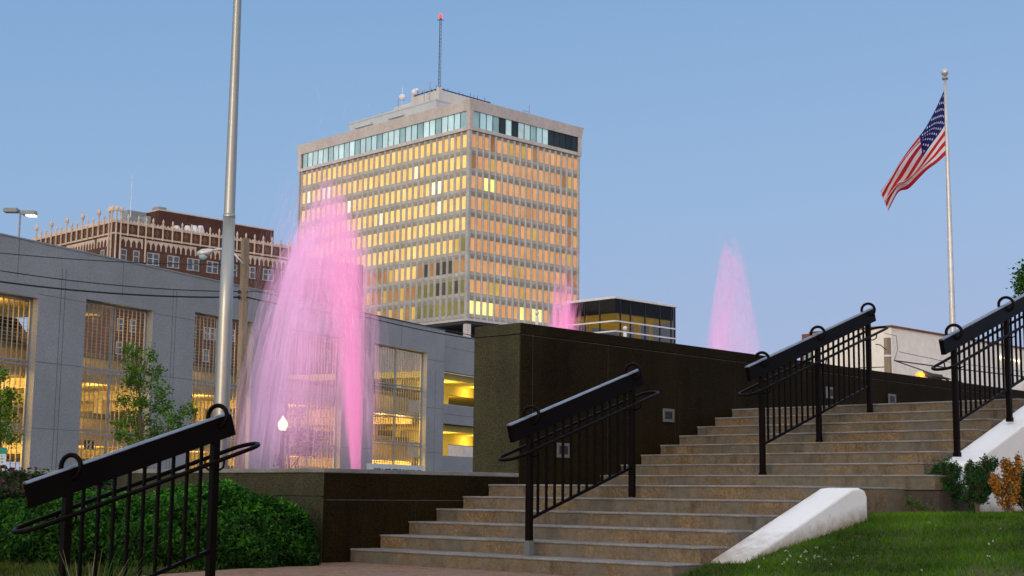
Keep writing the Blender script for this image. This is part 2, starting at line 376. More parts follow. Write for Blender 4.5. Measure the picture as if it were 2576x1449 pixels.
for s, t, z, w in ((3.42, 0, 1.27, .125), (5.57, 0, 1.80, .125), (9.74, 0, 2.345, .125), (11.69, 0, 2.345, .125)):
    m = MB()
    for a0, a1, c0, c1 in ((-w, w, .05, .09), (-w, w, -.09, -.05), (-w, -w+.04, -.05, .05), (w-.04, w, -.05, .05)):
        m.box(ST, s+a0, s+a1, .001, .018, z+c0, z+c1)
    f = m.build('step_light', 'deck_grey', tw, bevel=.004, seg=1)
    m = MB(); m.box(ST, s-w+.041, s+w-.041, .001, .006, z-.049, z+.049)
    for dz in (-.02, .02): m.box(ST, s-w+.045, s+w-.045, .006, .014, z+dz-.006, z+dz+.006)
    m.build('louvre', 'dark', f)
# low basin wall
lw = thing('basin_wall', 'low dark granite wall around the fountain basin, below the pink jet', 'wall', ST.p(-.2, -1, -1))
m = MB(); m.box(ST, -.35, 2.60, -.40, -.012, -.97, .93); m.box(ST, -.35, .02, -9.4, -.40, -.97, .925); m.build('core', 'joint', lw)
ed = [-.38, .95, 1.55, 2.612]
m = MB(); panelled(m, ST, ed, -.06, 0, -.98, .645, .005); panelled(m, ST, [-.38, 1.05, 2.612], -.06, 0, .655, .925, .004)
m.build('side_panels', 'granite', lw, bevel=.004, seg=1)
FL = Fr(ST.p(-.38, 0, 0), V_, -U)        # left wall, seen from the camera side
m = MB(); ed = [.004]+[1.5*i for i in range(1, 7)]+[9.5]
panelled(m, FL, ed, -.06, 0, -.98, .675, .005); panelled(m, FL, ed, -.06, 0, .685, .925, .004)
m.build('front_panels', 'granite_skylit', lw, bevel=.004, seg=1)
m = MB(); m.prism([ST.p(-.39, .01, .931), ST.p(2.612, .01, .931), ST.p(2.612, -.40, .931), ST.p(.03, -.40, .931), ST.p(.03, -9.5, .921), ST.p(-.39, -9.5, .921)], (0, 0, .045))
tag(m.build('coping', 'tread', lw, bevel=.006), 'pale rim of the basin')  # rim uses the paler tread material
m = MB(); m.box(ST, 0.03, 9.5, -9.9, -9.5, -.9, .93); m.box(ST, 9.1, 9.5, -9.48, -6.2, -.9, .93); m.build('back_panels', 'granite', lw)
m = MB(); m.prism([ST.p(.03, -.41, -.5), ST.p(2.6, -.41, -.5), ST.p(2.7, -.79, -.5), ST.p(7.4, -.79, -.5), ST.p(7.9, -5.5, -.5), ST.p(9.1, -6.2, -.5), ST.p(9.1, -9.45, -.5), ST.p(.03, -9.45, -.5)], (0, 0, 1.38))
tag(m.build('pool_water', 'pool'), kind='structure')
m = MB(); m.prism([ST.p(9, -.8, 1.97), ST.p(22, -.8, 1.97), ST.p(22, -5.4, 1.97), ST.p(9, -5.4, 1.97)], (0, 0, .64))
tag(m.build('upper_pool_water', 'pool'), kind='structure')

# ------------------------------------------------------------------ staircase
sc = thing('staircase', 'broad flight of worn brown aggregate concrete steps with grey treads', 'staircase', ST.p(3, 2.2, 0))
for k in range(1, 15):
    s0 = (k-1)*RUN+(LAND if k > 6 else 0)
    s1 = s0+RUN+.06 if k not in (6, 14) else (s0+RUN+LAND+.06 if k == 6 else s0+.44)
    t1 = 4.22 if k <= 6 else (4.58 if k == 7 else 4.24)
    z1 = k*RISE; zb = z1-RISE-(.02 if k > 1 else .01) if k != 6 else .12
    m = MB(); m.box(ST, s0+.012, s1, -.008, t1, zb, z1-.023)
    st = m.build('step', 'riser', sc)
    m = MB(); m.box(ST, s0, s1, -.008, t1+.001, z1-.022, z1); m.build('tread', 'tread', st, bevel=.009, seg=2)
m = MB(); m.box(ST, 4.165, 5.1, 3.4, 4.62, .2, .81)
tag(m.build('base_wall', surf('stained_base', (.075, .06, .045), (.03, .022, .016), 3, .85, streak=True, fine=20), sc), 'dark stained footing under the upper flight')

# ------------------------------------------------------------------ white cheek walls
def dirty_white():
    m, nt, b = nodes_of('painted_cheek')
    g = N(nt, 'ShaderNodeNewGeometry'); base = ramp(nt, noise(nt, 2.4, 6, .65), [(.28, (.76, .75, .73)), (.5, (.83, .83, .83))])
    sxx = N(nt, 'ShaderNodeSeparateXYZ'); nt.links.new(g.outputs['Position'], sxx.inputs[0])
    dd = N(nt, 'ShaderNodeVectorMath', operation='DOT_PRODUCT'); nt.links.new(g.outputs['Position'], dd.inputs[0]); dd.inputs[1].default_value = tuple(U)
    so_ = float(O @ U)
    gz = N(nt, 'ShaderNodeMath', operation='MULTIPLY_ADD'); nt.links.new(dd.outputs['Value'], gz.inputs[0]); gz.inputs[1].default_value = .184; gz.inputs[2].default_value = .11-.184*(.47+so_)
    mn = N(nt, 'ShaderNodeMath', operation='MINIMUM'); nt.links.new(gz.outputs[0], mn.inputs[0]); mn.inputs[1].default_value = .56
    df = N(nt, 'ShaderNodeMath', operation='SUBTRACT'); nt.links.new(sxx.outputs['Z'], df.inputs[0]); nt.links.new(mn.outputs[0], df.inputs[1])
    nz = N(nt, 'ShaderNodeMath', operation='MULTIPLY_ADD'); nt.links.new(noise(nt, 9, 5, .7), nz.inputs[0]); nz.inputs[1].default_value = -.22; nt.links.new(df.outputs[0], nz.inputs[2])
    mr = N(nt, 'ShaderNodeMapRange'); nt.links.new(nz.outputs[0], mr.inputs[0]); mr.inputs[1].default_value = .05; mr.inputs[2].default_value = -.10; mr.inputs[3].default_value = 0; mr.inputs[4].default_value = .85
    c = mixc(nt, mr.outputs[0], base, (.30, .24, .17))
    gp = N(nt, 'ShaderNodeMapping'); gp.inputs['Scale'].default_value = (1, 1, .18); nt.links.new(g.outputs['Position'], gp.inputs['Vector'])
    c = mixc(nt, 1.0, c, ramp(nt, noise(nt, 7, 4, .7, gp.outputs[0]), [(.26, (.92, .90, .87)), (.40, (1, 1, 1))]), 'MULTIPLY')
    nt.links.new(c, b.inputs['Base Color']); b.inputs['Roughness'].default_value = .7; b.inputs['Specular IOR Level'].default_value = .2
    bump(nt, b, noise(nt, 28, 5, .65), .35, .008); return m
MT['cheek'] = dirty_white()
ck = MB(); prof = [(.56, -.25), (.56, .12), (.60, .165), (2.45, .815), (2.60, .825), (2.70, .80), (2.74, .74), (2.75, .2)]
ck.prism([ST.p(s, 4.21, z) for s, z in prof], -V_*.37)
tag(ck.build('cheek_wall', 'cheek', bevel=.026, seg=3), 'short white sloping cheek wall beside the lower steps, grass against it', 'cheek wall')
ck = MB(); prof = [(4.86, .2), (4.86, 1.10), (4.92, 1.145), (5.05, 1.15), (8.6, 2.40), (8.6, .2)]
ck.prism([ST.p(s, 4.26, z) for s, z in prof], -V_*.36)
tag(ck.build('cheek_wall', 'cheek', bevel=.026, seg=3), 'white sloping cheek wall carrying the upper right rail, shrubs in front', 'cheek wall')

# ------------------------------------------------------------------ railings
SL = .334
def rail(label, s0, t, z0, bay, nbay, nbal, drops, sc_=1.0, lead=.31, tail=.12):
    root = thing('stair_railing', label, 'railing', ST.p(s0, t, z0), 'black stair railings')
    L = bay*nbay
    def P(ds, dt, h): return ST.p(s0+ds, t+dt, z0+ds*SL+h)
    cs = 1/math.sqrt(1+SL*SL)
    SU = (U+A3(0, 0, SL))*cs; SN = (A3(0, 0, 1)-U*SL)*cs
    bf = Fr(P(0, 0, 1.335), SU, -V_, SN)
    m = MB(); m.box(bf, -lead/cs, (L+tail)/cs, -.028, .028, -.166, 0); tb = m.build('top_board', 'black_metal', root, bevel=.004, seg=1)
    m = MB(); m.prism([bf.p(-lead/cs, b_, c_) for b_, c_ in ((-.029, .001), (.029, .001), (.029, .006), (.016, .017), (-.016, .017), (-.029, .006))], bf.X*((L+tail+lead)/cs)); m.build('glint_strip', surf('glint_strip', (.22, .25, .30), (.16, .18, .22), 8, .35, .5, .6) if 'glint_strip' not in bpy.data.materials else bpy.data.materials['glint_strip'], tb)  # added strip, pale blue to paint the sky highlight along the board
    for i in range(nbay+1):
        ds = i*bay
        m = MB(); fr = Fr(P(ds, 0, 0), U, -V_)
        m.box(fr, -.029, .029, -.029, .029, -drops[i], 1.20); po = m.build('post', 'black_metal', root, bevel=.005, seg=2)
        m = MB(); m.box(fr, -.034, .034, -.034, .034, -drops[i], -drops[i]+(.16 if (i == 0 and nbay == 1 and z0 > 0) else .05)); m.build('base_sleeve', 'deck_grey' if (nbay == 1 and z0 > 0 and z0 < .5) else 'black_metal', po)
        # curl ring standing astride the board
        c = P(ds+.012, 0, 1.345); yaw = 1.2
        rd = U*math.cos(yaw)-V_*math.sin(yaw)
        m = MB(); m.tube([c+rd*.084*math.cos(a)+A3(0, 0, 1)*.084*math.sin(a) for a in np.linspace(0, 2*PI, 29)[:-1]], .0175, 10, closed=True)
        m.build('ring', 'black_metal', root, smooth=True)
    # handrail: racetrack loop either side of the posts
    W = .125; pts = []
    for a in np.linspace(-PI/2, PI/2, 9): pts.append((L+.25+W*math.cos(a), W*math.sin(a)))
    for a in np.linspace(PI/2, 3*PI/2, 9): pts.append((-.25+W*math.cos(a), W*math.sin(a)))
    m = MB(); m.tube([P(a, b, 1.03) for a, b in pts], .0165, 10, closed=True); m.build('handrail', 'black_metal', root, smooth=True)
    for i in range(nbay+1):
        m = MB()
        for sg in (-1, 1):
            m.tube([P(i*bay, sg*.02, .95), P(i*bay, sg*.07, .945), P(i*bay, sg*.115, .965), P(i*bay, sg*W, 1.02)], .008, 6)
        m.build('bracket', 'black_metal', root, smooth=True)
    for i in range(nbay):
        m = MB(); b2 = Fr(P(i*bay, 0, .36), SU, -V_, SN); m.box(b2, .03/cs, (bay-.03)/cs, -.014, .014, -.03, 0); m.build('bottom_rail', 'black_metal', root, bevel=.004, seg=1)
        for j in range(1, nbal+1):
            ds = i*bay+bay*j/(nbal+1)
            m = MB(); m.box(Fr(P(ds, 0, 0), U, -V_), -.0105, .0105, -.0105, .0105, .35, 1.17); m.build('baluster', 'black_metal', root)
    return root
rail('black railing nearest the camera, in front of the big green bush', -4.916, 2.695, -.467, 1.2196, 1, 9, [.11, .09], lead=.33)
rail('black railing standing on the lower steps in front of the granite wall', .29, 2.297, .145, 1.60, 1, 12, [.02, .02])
rail('long black railing of three posts on the upper steps', 4.32, 2.32, .99, 1.262, 2, 9, [.03, .03, .03])
pb = onpl(2408, 1140, ST.p(0, 4.43, 0), V_); s4, t4, z4 = ST.inv(pb)
rail('black railing on top of the upper white cheek wall', s4, t4, z4, 1.37, 2, 10, [.04, .05, .06])

# ------------------------------------------------------------------ lawns
def zr(s, t):
    z = np.where(s < 2.8, .11+.184*(s-.47), .54+.012*(s-2.8)); z = np.where(s < -3, -.53+.02*(s+3), z)
    z = z+.10*np.clip((s-4.5)/4, 0, 1)*np.clip((t-5)/3, 0, 1)*2
    return z+.012*np.sin(s*2.1+t*1.3)+.01*np.sin(t*3.1-s*.7)-.0
def sheet(name, s0, s1, t0, t1, ns, nt, zf, mat):
    ss, tt = np.meshgrid(np.linspace(s0, s1, ns), np.linspace(t0, t1, nt), indexing='ij')
    zz = zf(ss, tt); P = O+ss[..., None]*U-tt[..., None]*V_; P[..., 2] = zz
    idx = np.arange(ns*nt).reshape(ns, nt)
    f = np.stack([idx[:-1, :-1], idx[1:, :-1], idx[1:, 1:], idx[:-1, 1:]], -1).reshape(-1, 4)
    return tag(fast(name, P.reshape(-1, 3), f, mat, smooth=True), kind='structure')
sheet('lawn_ground', -5.5, 14, 4.23, 14, 90, 50, zr, 'soil')
def grass(name, n, s0, s1, t0, t1, zf, h, w, c, skip=None, kind='stuff', amt=.35):
    s = rng.uniform(s0, s1, n); t = rng.uniform(t0, t1, n)
    keep = np.ones(n, bool) if skip is None else ~skip(s, t)
    s, t = s[keep], t[keep]; n = len(s)
    P = O+s[:, None]*U-t[:, None]*V_; P[:, 2] = zf(s, t)-.005
    a = rng.uniform(0, 2*PI, n); d = np.stack([np.cos(a), np.sin(a), 0*a], 1)*w*.5
    hh = h*rng.uniform(.5, 1.3, n); lean = np.stack([rng.normal(0, .45, n)*hh, rng.normal(0, .45, n)*hh, hh], 1)
    Vv = np.stack([P-d, P+d, P+lean], 1).reshape(-1, 3)
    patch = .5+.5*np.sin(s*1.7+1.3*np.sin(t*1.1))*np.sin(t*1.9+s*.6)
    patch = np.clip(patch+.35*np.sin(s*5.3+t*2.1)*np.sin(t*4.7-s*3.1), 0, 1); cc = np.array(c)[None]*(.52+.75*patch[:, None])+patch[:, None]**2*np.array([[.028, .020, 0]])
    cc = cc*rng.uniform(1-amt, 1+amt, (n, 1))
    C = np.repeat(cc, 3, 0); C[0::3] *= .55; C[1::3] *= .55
    return tag(fast(name, Vv, np.arange(3*n).reshape(-1, 3), 'grassblade', C), 'short green lawn grass on the slope', kind=kind)
bare = [(4.1, 5.5, .95, 1.15), (4.3, 7.4, .8, .9), (.6, 7.0, .5, .45), (1.75, 7.6, .75, .55), (3.3, 5.3, .5, .25), (2.6, 8.6, .6, .4)]
def skip_r(s, t):
    k = np.zeros(len(s), bool)
    for a, b, ra, rb in bare: k |= (((s-a)/ra)**2+((t-b)/rb)**2 < rng.uniform(.3, 1.5, len(s))+.5*np.sin(9*s)*np.sin(8*t)) & (rng.uniform(0, 1, len(s)) < .82)
    return k | ((t < 4.6) & (s < 2.76) & (s > .55)) | ((t < 4.63) & (s > 4.15))
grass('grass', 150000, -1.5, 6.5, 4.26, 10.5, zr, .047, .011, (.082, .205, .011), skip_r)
# clover heads
n = 60; s = np.concatenate([rng.uniform(-.3, 4.2, 34), rng.normal(.72, .22, 26)]); t = np.concatenate([rng.uniform(4.7, 9, 34), rng.normal(5.0, .22, 26)])
ok = (t > 4.62) & ((s < 4) | (t > 4.8)); s, t = s[ok], t[ok]; n = len(s)
P = O+s[:, None]*U-t[:, None]*V_; P[:, 2] = zr(s, t)+.05
Vv, f = leaf_quads(np.repeat(P, 3, 0)+rng.normal(0, .005, (3*n, 3)), rng.normal(0, 1, (3*n, 3)), .019, .9)
tag(fast('clover_flowers', Vv, f, 'leaf', vary((.45, .47, .40), 3*n, .35)), 'tiny white clover heads in the grass', kind='stuff')
# left bed and lawn
def zl(s, t): return np.where(s > -3.3, -.012, -.012+.13*(s+3.3))-.02*np.clip(-t-3, 0, 9)*.5+.015*np.sin(2*s+t*1.7)*.6-.012
sheet('bed_ground', -8.5, -.42, -12, 1.0, 50, 60, zl, 'mulch')
def skip_l(s, t): return (t > (-(s+.38)/3.17*1.05-.08)) | ((s > -2.2) & (rng.uniform(0, 1, len(s)) < .85)) | ((s > -2.7+.3*np.sin(t*3)) & (rng.uniform(0, 1, len(s)) < .7))
g2 = grass('grass', 60000, -7.5, -1.4, -6, 1.0, zl, .07, .013, (.085, .115, .018), skip_l)
g2['label'] = 'sparse grass at lower left below the shrubs'
s = rng.normal(-4.05, .10, 60); t = rng.normal(-2.2, .35, 60)
P = O+s[:, None]*U-t[:, None]*V_; P[:, 2] = zl(s, t)+.06
Vv, f = leaf_quads(np.repeat(P, 3, 0)+rng.normal(0, .01, (180, 3)), rng.normal(0, 1, (180, 3)), .035, .9)
w = tag(fast('wild_flowers', Vv, f, 'leaf', vary((.60, .66, .66), 180, .3)), 'small white weed flowers at lower left', kind='stuff')

# ------------------------------------------------------------------ shrubs
def dome_shrub(name, label, cat, c, r, n, leaf, cols, lump=.16, aspect=.42, core=(.006, .014, .004), stems=True, group=None, top_light=.6, seed=0, flowers=None):
    root = thing(name, label, cat, c, group)
    c = A3(*c); r = A3(*r)
    d = unit(rng.normal(0, 1, (n, 3))); d[:, 2] = np.abs(d[:, 2])*1.0-.12; d = unit(d)
    ph = rng.uniform(0, 6, 6)
    def bumpf(d): return 1+lump*(np.sin(d[:, 0]*5+ph[0])*np.sin(d[:, 1]*5+ph[1])+.7*np.sin(d[:, 2]*6+d[:, 0]*7+ph[2])*np.sin(d[:, 1]*8+ph[3]))*.9
    rad = bumpf(d)*(1-np.abs(rng.normal(0, .055, n)))
    P = c+d*r*rad[:, None]
    # whorls: every point carries a rosette of leaves
    k = 5; Pk = np.repeat(P, k, 0)+rng.normal(0, leaf*.28, (n*k, 3)); Nk = np.repeat(unit(d/r), k, 0)
    Vv, f = leaf_quads(Pk, Nk, leaf, aspect, .75)
    base = np.array(cols)[rng.integers(0, len(cols), n*k)]
    hfac = (.34+(top_light+.35)*np.clip((Pk[:, 2]-c[2])/r[2], 0, 1.1)**1.2)[:, None]  # light painted into the leaves: brighter tops, darker low down
    clump = (.50+.8*(np.sin(Pk[:, :1]*9+ph[4])*np.sin(Pk[:, 2:3]*11+ph[5]+Pk[:, 1:2]*6)*.5+.5))  # shade between clumps painted into the leaf colour
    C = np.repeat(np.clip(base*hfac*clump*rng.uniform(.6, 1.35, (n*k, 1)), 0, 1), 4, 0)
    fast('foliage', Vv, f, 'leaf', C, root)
    # added dark core shell that blocks the view through the leaves
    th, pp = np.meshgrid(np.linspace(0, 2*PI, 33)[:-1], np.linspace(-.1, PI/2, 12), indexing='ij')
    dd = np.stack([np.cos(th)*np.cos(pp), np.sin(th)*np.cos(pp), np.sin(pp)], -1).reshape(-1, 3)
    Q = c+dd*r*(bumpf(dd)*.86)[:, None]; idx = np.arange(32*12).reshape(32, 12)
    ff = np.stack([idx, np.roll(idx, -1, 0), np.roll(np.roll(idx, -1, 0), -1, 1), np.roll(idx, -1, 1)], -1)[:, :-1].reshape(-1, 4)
    fast('dark_core', Q, ff, 'leaf', np.tile(np.array(core), (len(Q), 1)), root)
    if flowers:
        fn, fc = flowers; d2 = unit(rng.normal(0, 1, (fn, 3))+A3(0, -.3, 1.2)); d2[:, 2] = np.abs(d2[:, 2])
        P2 = c+d2*r*1.03*bumpf(d2)[:, None]; Vv, f = leaf_quads(P2, d2, leaf*.75, .9)
        fast('blossom', Vv, f, 'leaf', vary(fc, fn, .3), root)
    return root
gb = (.026, .122, .009); gb2 = (.062, .195, .016); gb3 = (.011, .064, .006)
b0 = ST.p(-1.75, -1.0, -.05)
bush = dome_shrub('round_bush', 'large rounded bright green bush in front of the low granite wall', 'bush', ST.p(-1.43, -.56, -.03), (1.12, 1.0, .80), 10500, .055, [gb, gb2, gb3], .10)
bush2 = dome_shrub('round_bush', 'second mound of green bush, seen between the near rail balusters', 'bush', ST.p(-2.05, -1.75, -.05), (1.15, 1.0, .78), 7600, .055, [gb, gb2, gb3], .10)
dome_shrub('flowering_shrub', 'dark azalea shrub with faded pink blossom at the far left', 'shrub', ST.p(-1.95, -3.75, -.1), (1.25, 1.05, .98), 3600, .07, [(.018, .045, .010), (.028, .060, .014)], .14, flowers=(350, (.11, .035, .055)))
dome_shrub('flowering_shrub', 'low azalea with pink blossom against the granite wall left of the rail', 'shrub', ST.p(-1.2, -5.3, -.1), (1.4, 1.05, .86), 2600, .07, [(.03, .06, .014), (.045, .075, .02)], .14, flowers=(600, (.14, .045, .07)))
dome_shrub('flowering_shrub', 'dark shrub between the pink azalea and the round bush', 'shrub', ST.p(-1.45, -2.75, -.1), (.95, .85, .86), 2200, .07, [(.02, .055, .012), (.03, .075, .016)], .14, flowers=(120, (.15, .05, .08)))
# grass tuft in front of the near rail
def tuft(label, c, n, h, spread, cols):
    root = thing('grass_tuft', label, 'plant', c); c = A3(*c)
    a = rng.uniform(0, 2*PI, n); rr = spread*np.sqrt(rng.uniform(0, 1, n)); P = c+np.stack([rr*np.cos(a), rr*np.sin(a), 0*a], 1)
    hh = h*rng.uniform(.5, 1.1, n)*(1-.5*(rr/spread)**2); out = np.stack([np.cos(a), np.sin(a), 0*a], 1)
    Vs = []; 
    mid = P+out*(hh*.18)[:, None]+A3(0, 0, 1)*(hh*.6)[:, None]+rng.normal(0, .01, (n, 3)); tip = P+out*(hh*.5)[:, None]+A3(0, 0, 1)*hh[:, None]+rng.normal(0, .02, (n, 3))
    side = np.stack([-np.sin(a), np.cos(a), 0*a], 1)*.006
    V1 = np.stack([P-side, P+side, mid+side, mid-side], 1).reshape(-1, 3); V2 = np.stack([mid-side, mid+side, tip, tip], 1)
    V2 = np.stack([mid-side, mid+side, tip+side*.2, tip-side*.2], 1).reshape(-1, 3)
    C = np.array(cols)[rng.integers(0, len(cols), n)]*rng.uniform(.6, 1.3, (n, 1))
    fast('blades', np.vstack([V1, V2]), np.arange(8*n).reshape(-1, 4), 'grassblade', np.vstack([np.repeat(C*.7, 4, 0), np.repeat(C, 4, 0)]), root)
    P2 = c+rng.normal(0, 1, (260, 3))*A3(spread*.6, spread*.6, .02)+A3(0, 0, 1)*rng.uniform(.02, h*.75, (260, 1)); Vv, f = leaf_quads(P2, np.tile(A3(0, -.3, 1), (260, 1)), .05, .5)
    fast('leaves', Vv, f, 'leaf', vary(cols[0], 260, .4), root)
    return root
tc = ST.p(-5.04, 3.22, -.4)
m = MB(); m.prism([ST.p(-8, 2.95, -.99), ST.p(-3.57, 2.95, -.99), ST.p(-3.57, 4.9, -.99), ST.p(-8, 4.9, -.99)], (0, 0, .59)); tag(m.build('bed_ground', 'mulch'), kind='structure')
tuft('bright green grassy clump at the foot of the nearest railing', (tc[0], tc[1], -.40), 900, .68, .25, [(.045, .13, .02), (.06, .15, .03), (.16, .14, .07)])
# right-hand shrubs
dk = (.015, .060, .012); dk2 = (.028, .105, .018)
def upright_shrub(label, px, py_base, Y, sprays, cols, leaf=.034, cat='shrub'):
    base = atY(px, py_base, Y); root = thing('evergreen_shrub', label, cat, base)
    stems = MB(); LP = []; LN = []
    for (x, y, rx, ry, n) in sprays:
        c = atY(x, y, Y); k = Y/FPX; R3 = A3(rx*k, rx*k*.9, ry*k)
        pts = [base, base+(c-base)*.55+A3(*rng.normal(0, .02, 3)), c+A3(0, 0, R3[2]*.6)]; stems.tube(pts, [.014, .009, .004], 5)
        n = int(n*1.7); ntw = max(6, n//26); dt_ = unit(rng.normal(0, 1, (ntw, 3))+A3(0, 0, .45)); tip = c+dt_*R3*rng.uniform(.8, 1.12, (ntw, 1)); root_ = c-A3(0, 0, R3[2]*.55)+(tip-c)*A3(.25, .25, .12)
        for q_ in range(ntw): stems.tube([root_[q_], (root_[q_]+tip[q_])/2+A3(0, 0, .01), tip[q_]], [.004, .003, .0015], 3)
        w_i = rng.integers(0, ntw, n); f_i = rng.uniform(.25, 1.02, (n, 1))**.75
        LP.append(root_[w_i]*(1-f_i)+tip[w_i]*f_i+rng.normal(0, leaf*.42, (n, 3))); LN.append(dt_[w_i]*.5+A3(0, -.3, .6)+rng.normal(0, .3, (n, 3)))
    stems.build('stem', 'bark', root)
    LP = np.vstack(LP); LN = np.vstack(LN); Vv, f = leaf_quads(LP, LN, leaf, .5, .6)
    base_c = np.array(cols)[rng.integers(0, len(cols), len(LP))]*rng.uniform(.55, 1.5, (len(LP), 1))
    fast('foliage', Vv, f, 'leaf', np.repeat(base_c, 4, 0), root); return root
upright_shrub('dark green rounded shrub left of the upper white cheek wall end', 2378, 1290, 15.9, [(2375, 1212, 47, 56, 2400), (2350, 1235, 22, 40, 500), (2405, 1185, 15, 25, 330), (2360, 1190, 16, 20, 300), (2390, 1250, 32, 30, 600)], [dk, dk2, (.02, .06, .02)])
upright_shrub('dark green shrub in front of the white cheek wall, beside the browned bush', 2458, 1290, 15.6, [(2462, 1215, 38, 50, 1800), (2440, 1180, 12, 25, 250), (2480, 1180, 14, 32, 330), (2450, 1250, 30, 28, 500), (2497, 1165, 12, 22, 200)], [dk, dk2, (.02, .06, .02)])
upright_shrub('half dead shrub with orange brown foliage and some green', 2535, 1300, 15.4, [(2512, 1225, 16, 30, 320), (2545, 1210, 20, 50, 700), (2562, 1180, 9, 35, 300), (2530, 1180, 13, 30, 300), (2500, 1205, 10, 18, 160), (2540, 1260, 26, 25, 350)], [(.46, .19, .025), (.38, .14, .02), (.52, .24, .05), (.06, .10, .02)])
upright_shrub('dark shrub cut by the right edge of the picture', 2590, 1300, 15.8, [(2585, 1220, 28, 60, 900), (2570, 1250, 18, 30, 300)], [dk, dk2])
upright_shrub('small straggly weed against the dark stair footing', 2312, 1300, 15.3, [(2300, 1268, 22, 9, 60), (2322, 1278, 20, 7, 60), (2285, 1260, 8, 8, 25)], [(.05, .12, .02), (.08, .15, .03)], .035, 'plant')
upright_shrub('low green weed at the foot of the cheek wall end', 2262, 1318, 15.0, [(2262, 1308, 16, 9, 60), (2285, 1316, 12, 6, 40)], [(.03, .09, .02), (.05, .11, .03)], .035, 'plant')

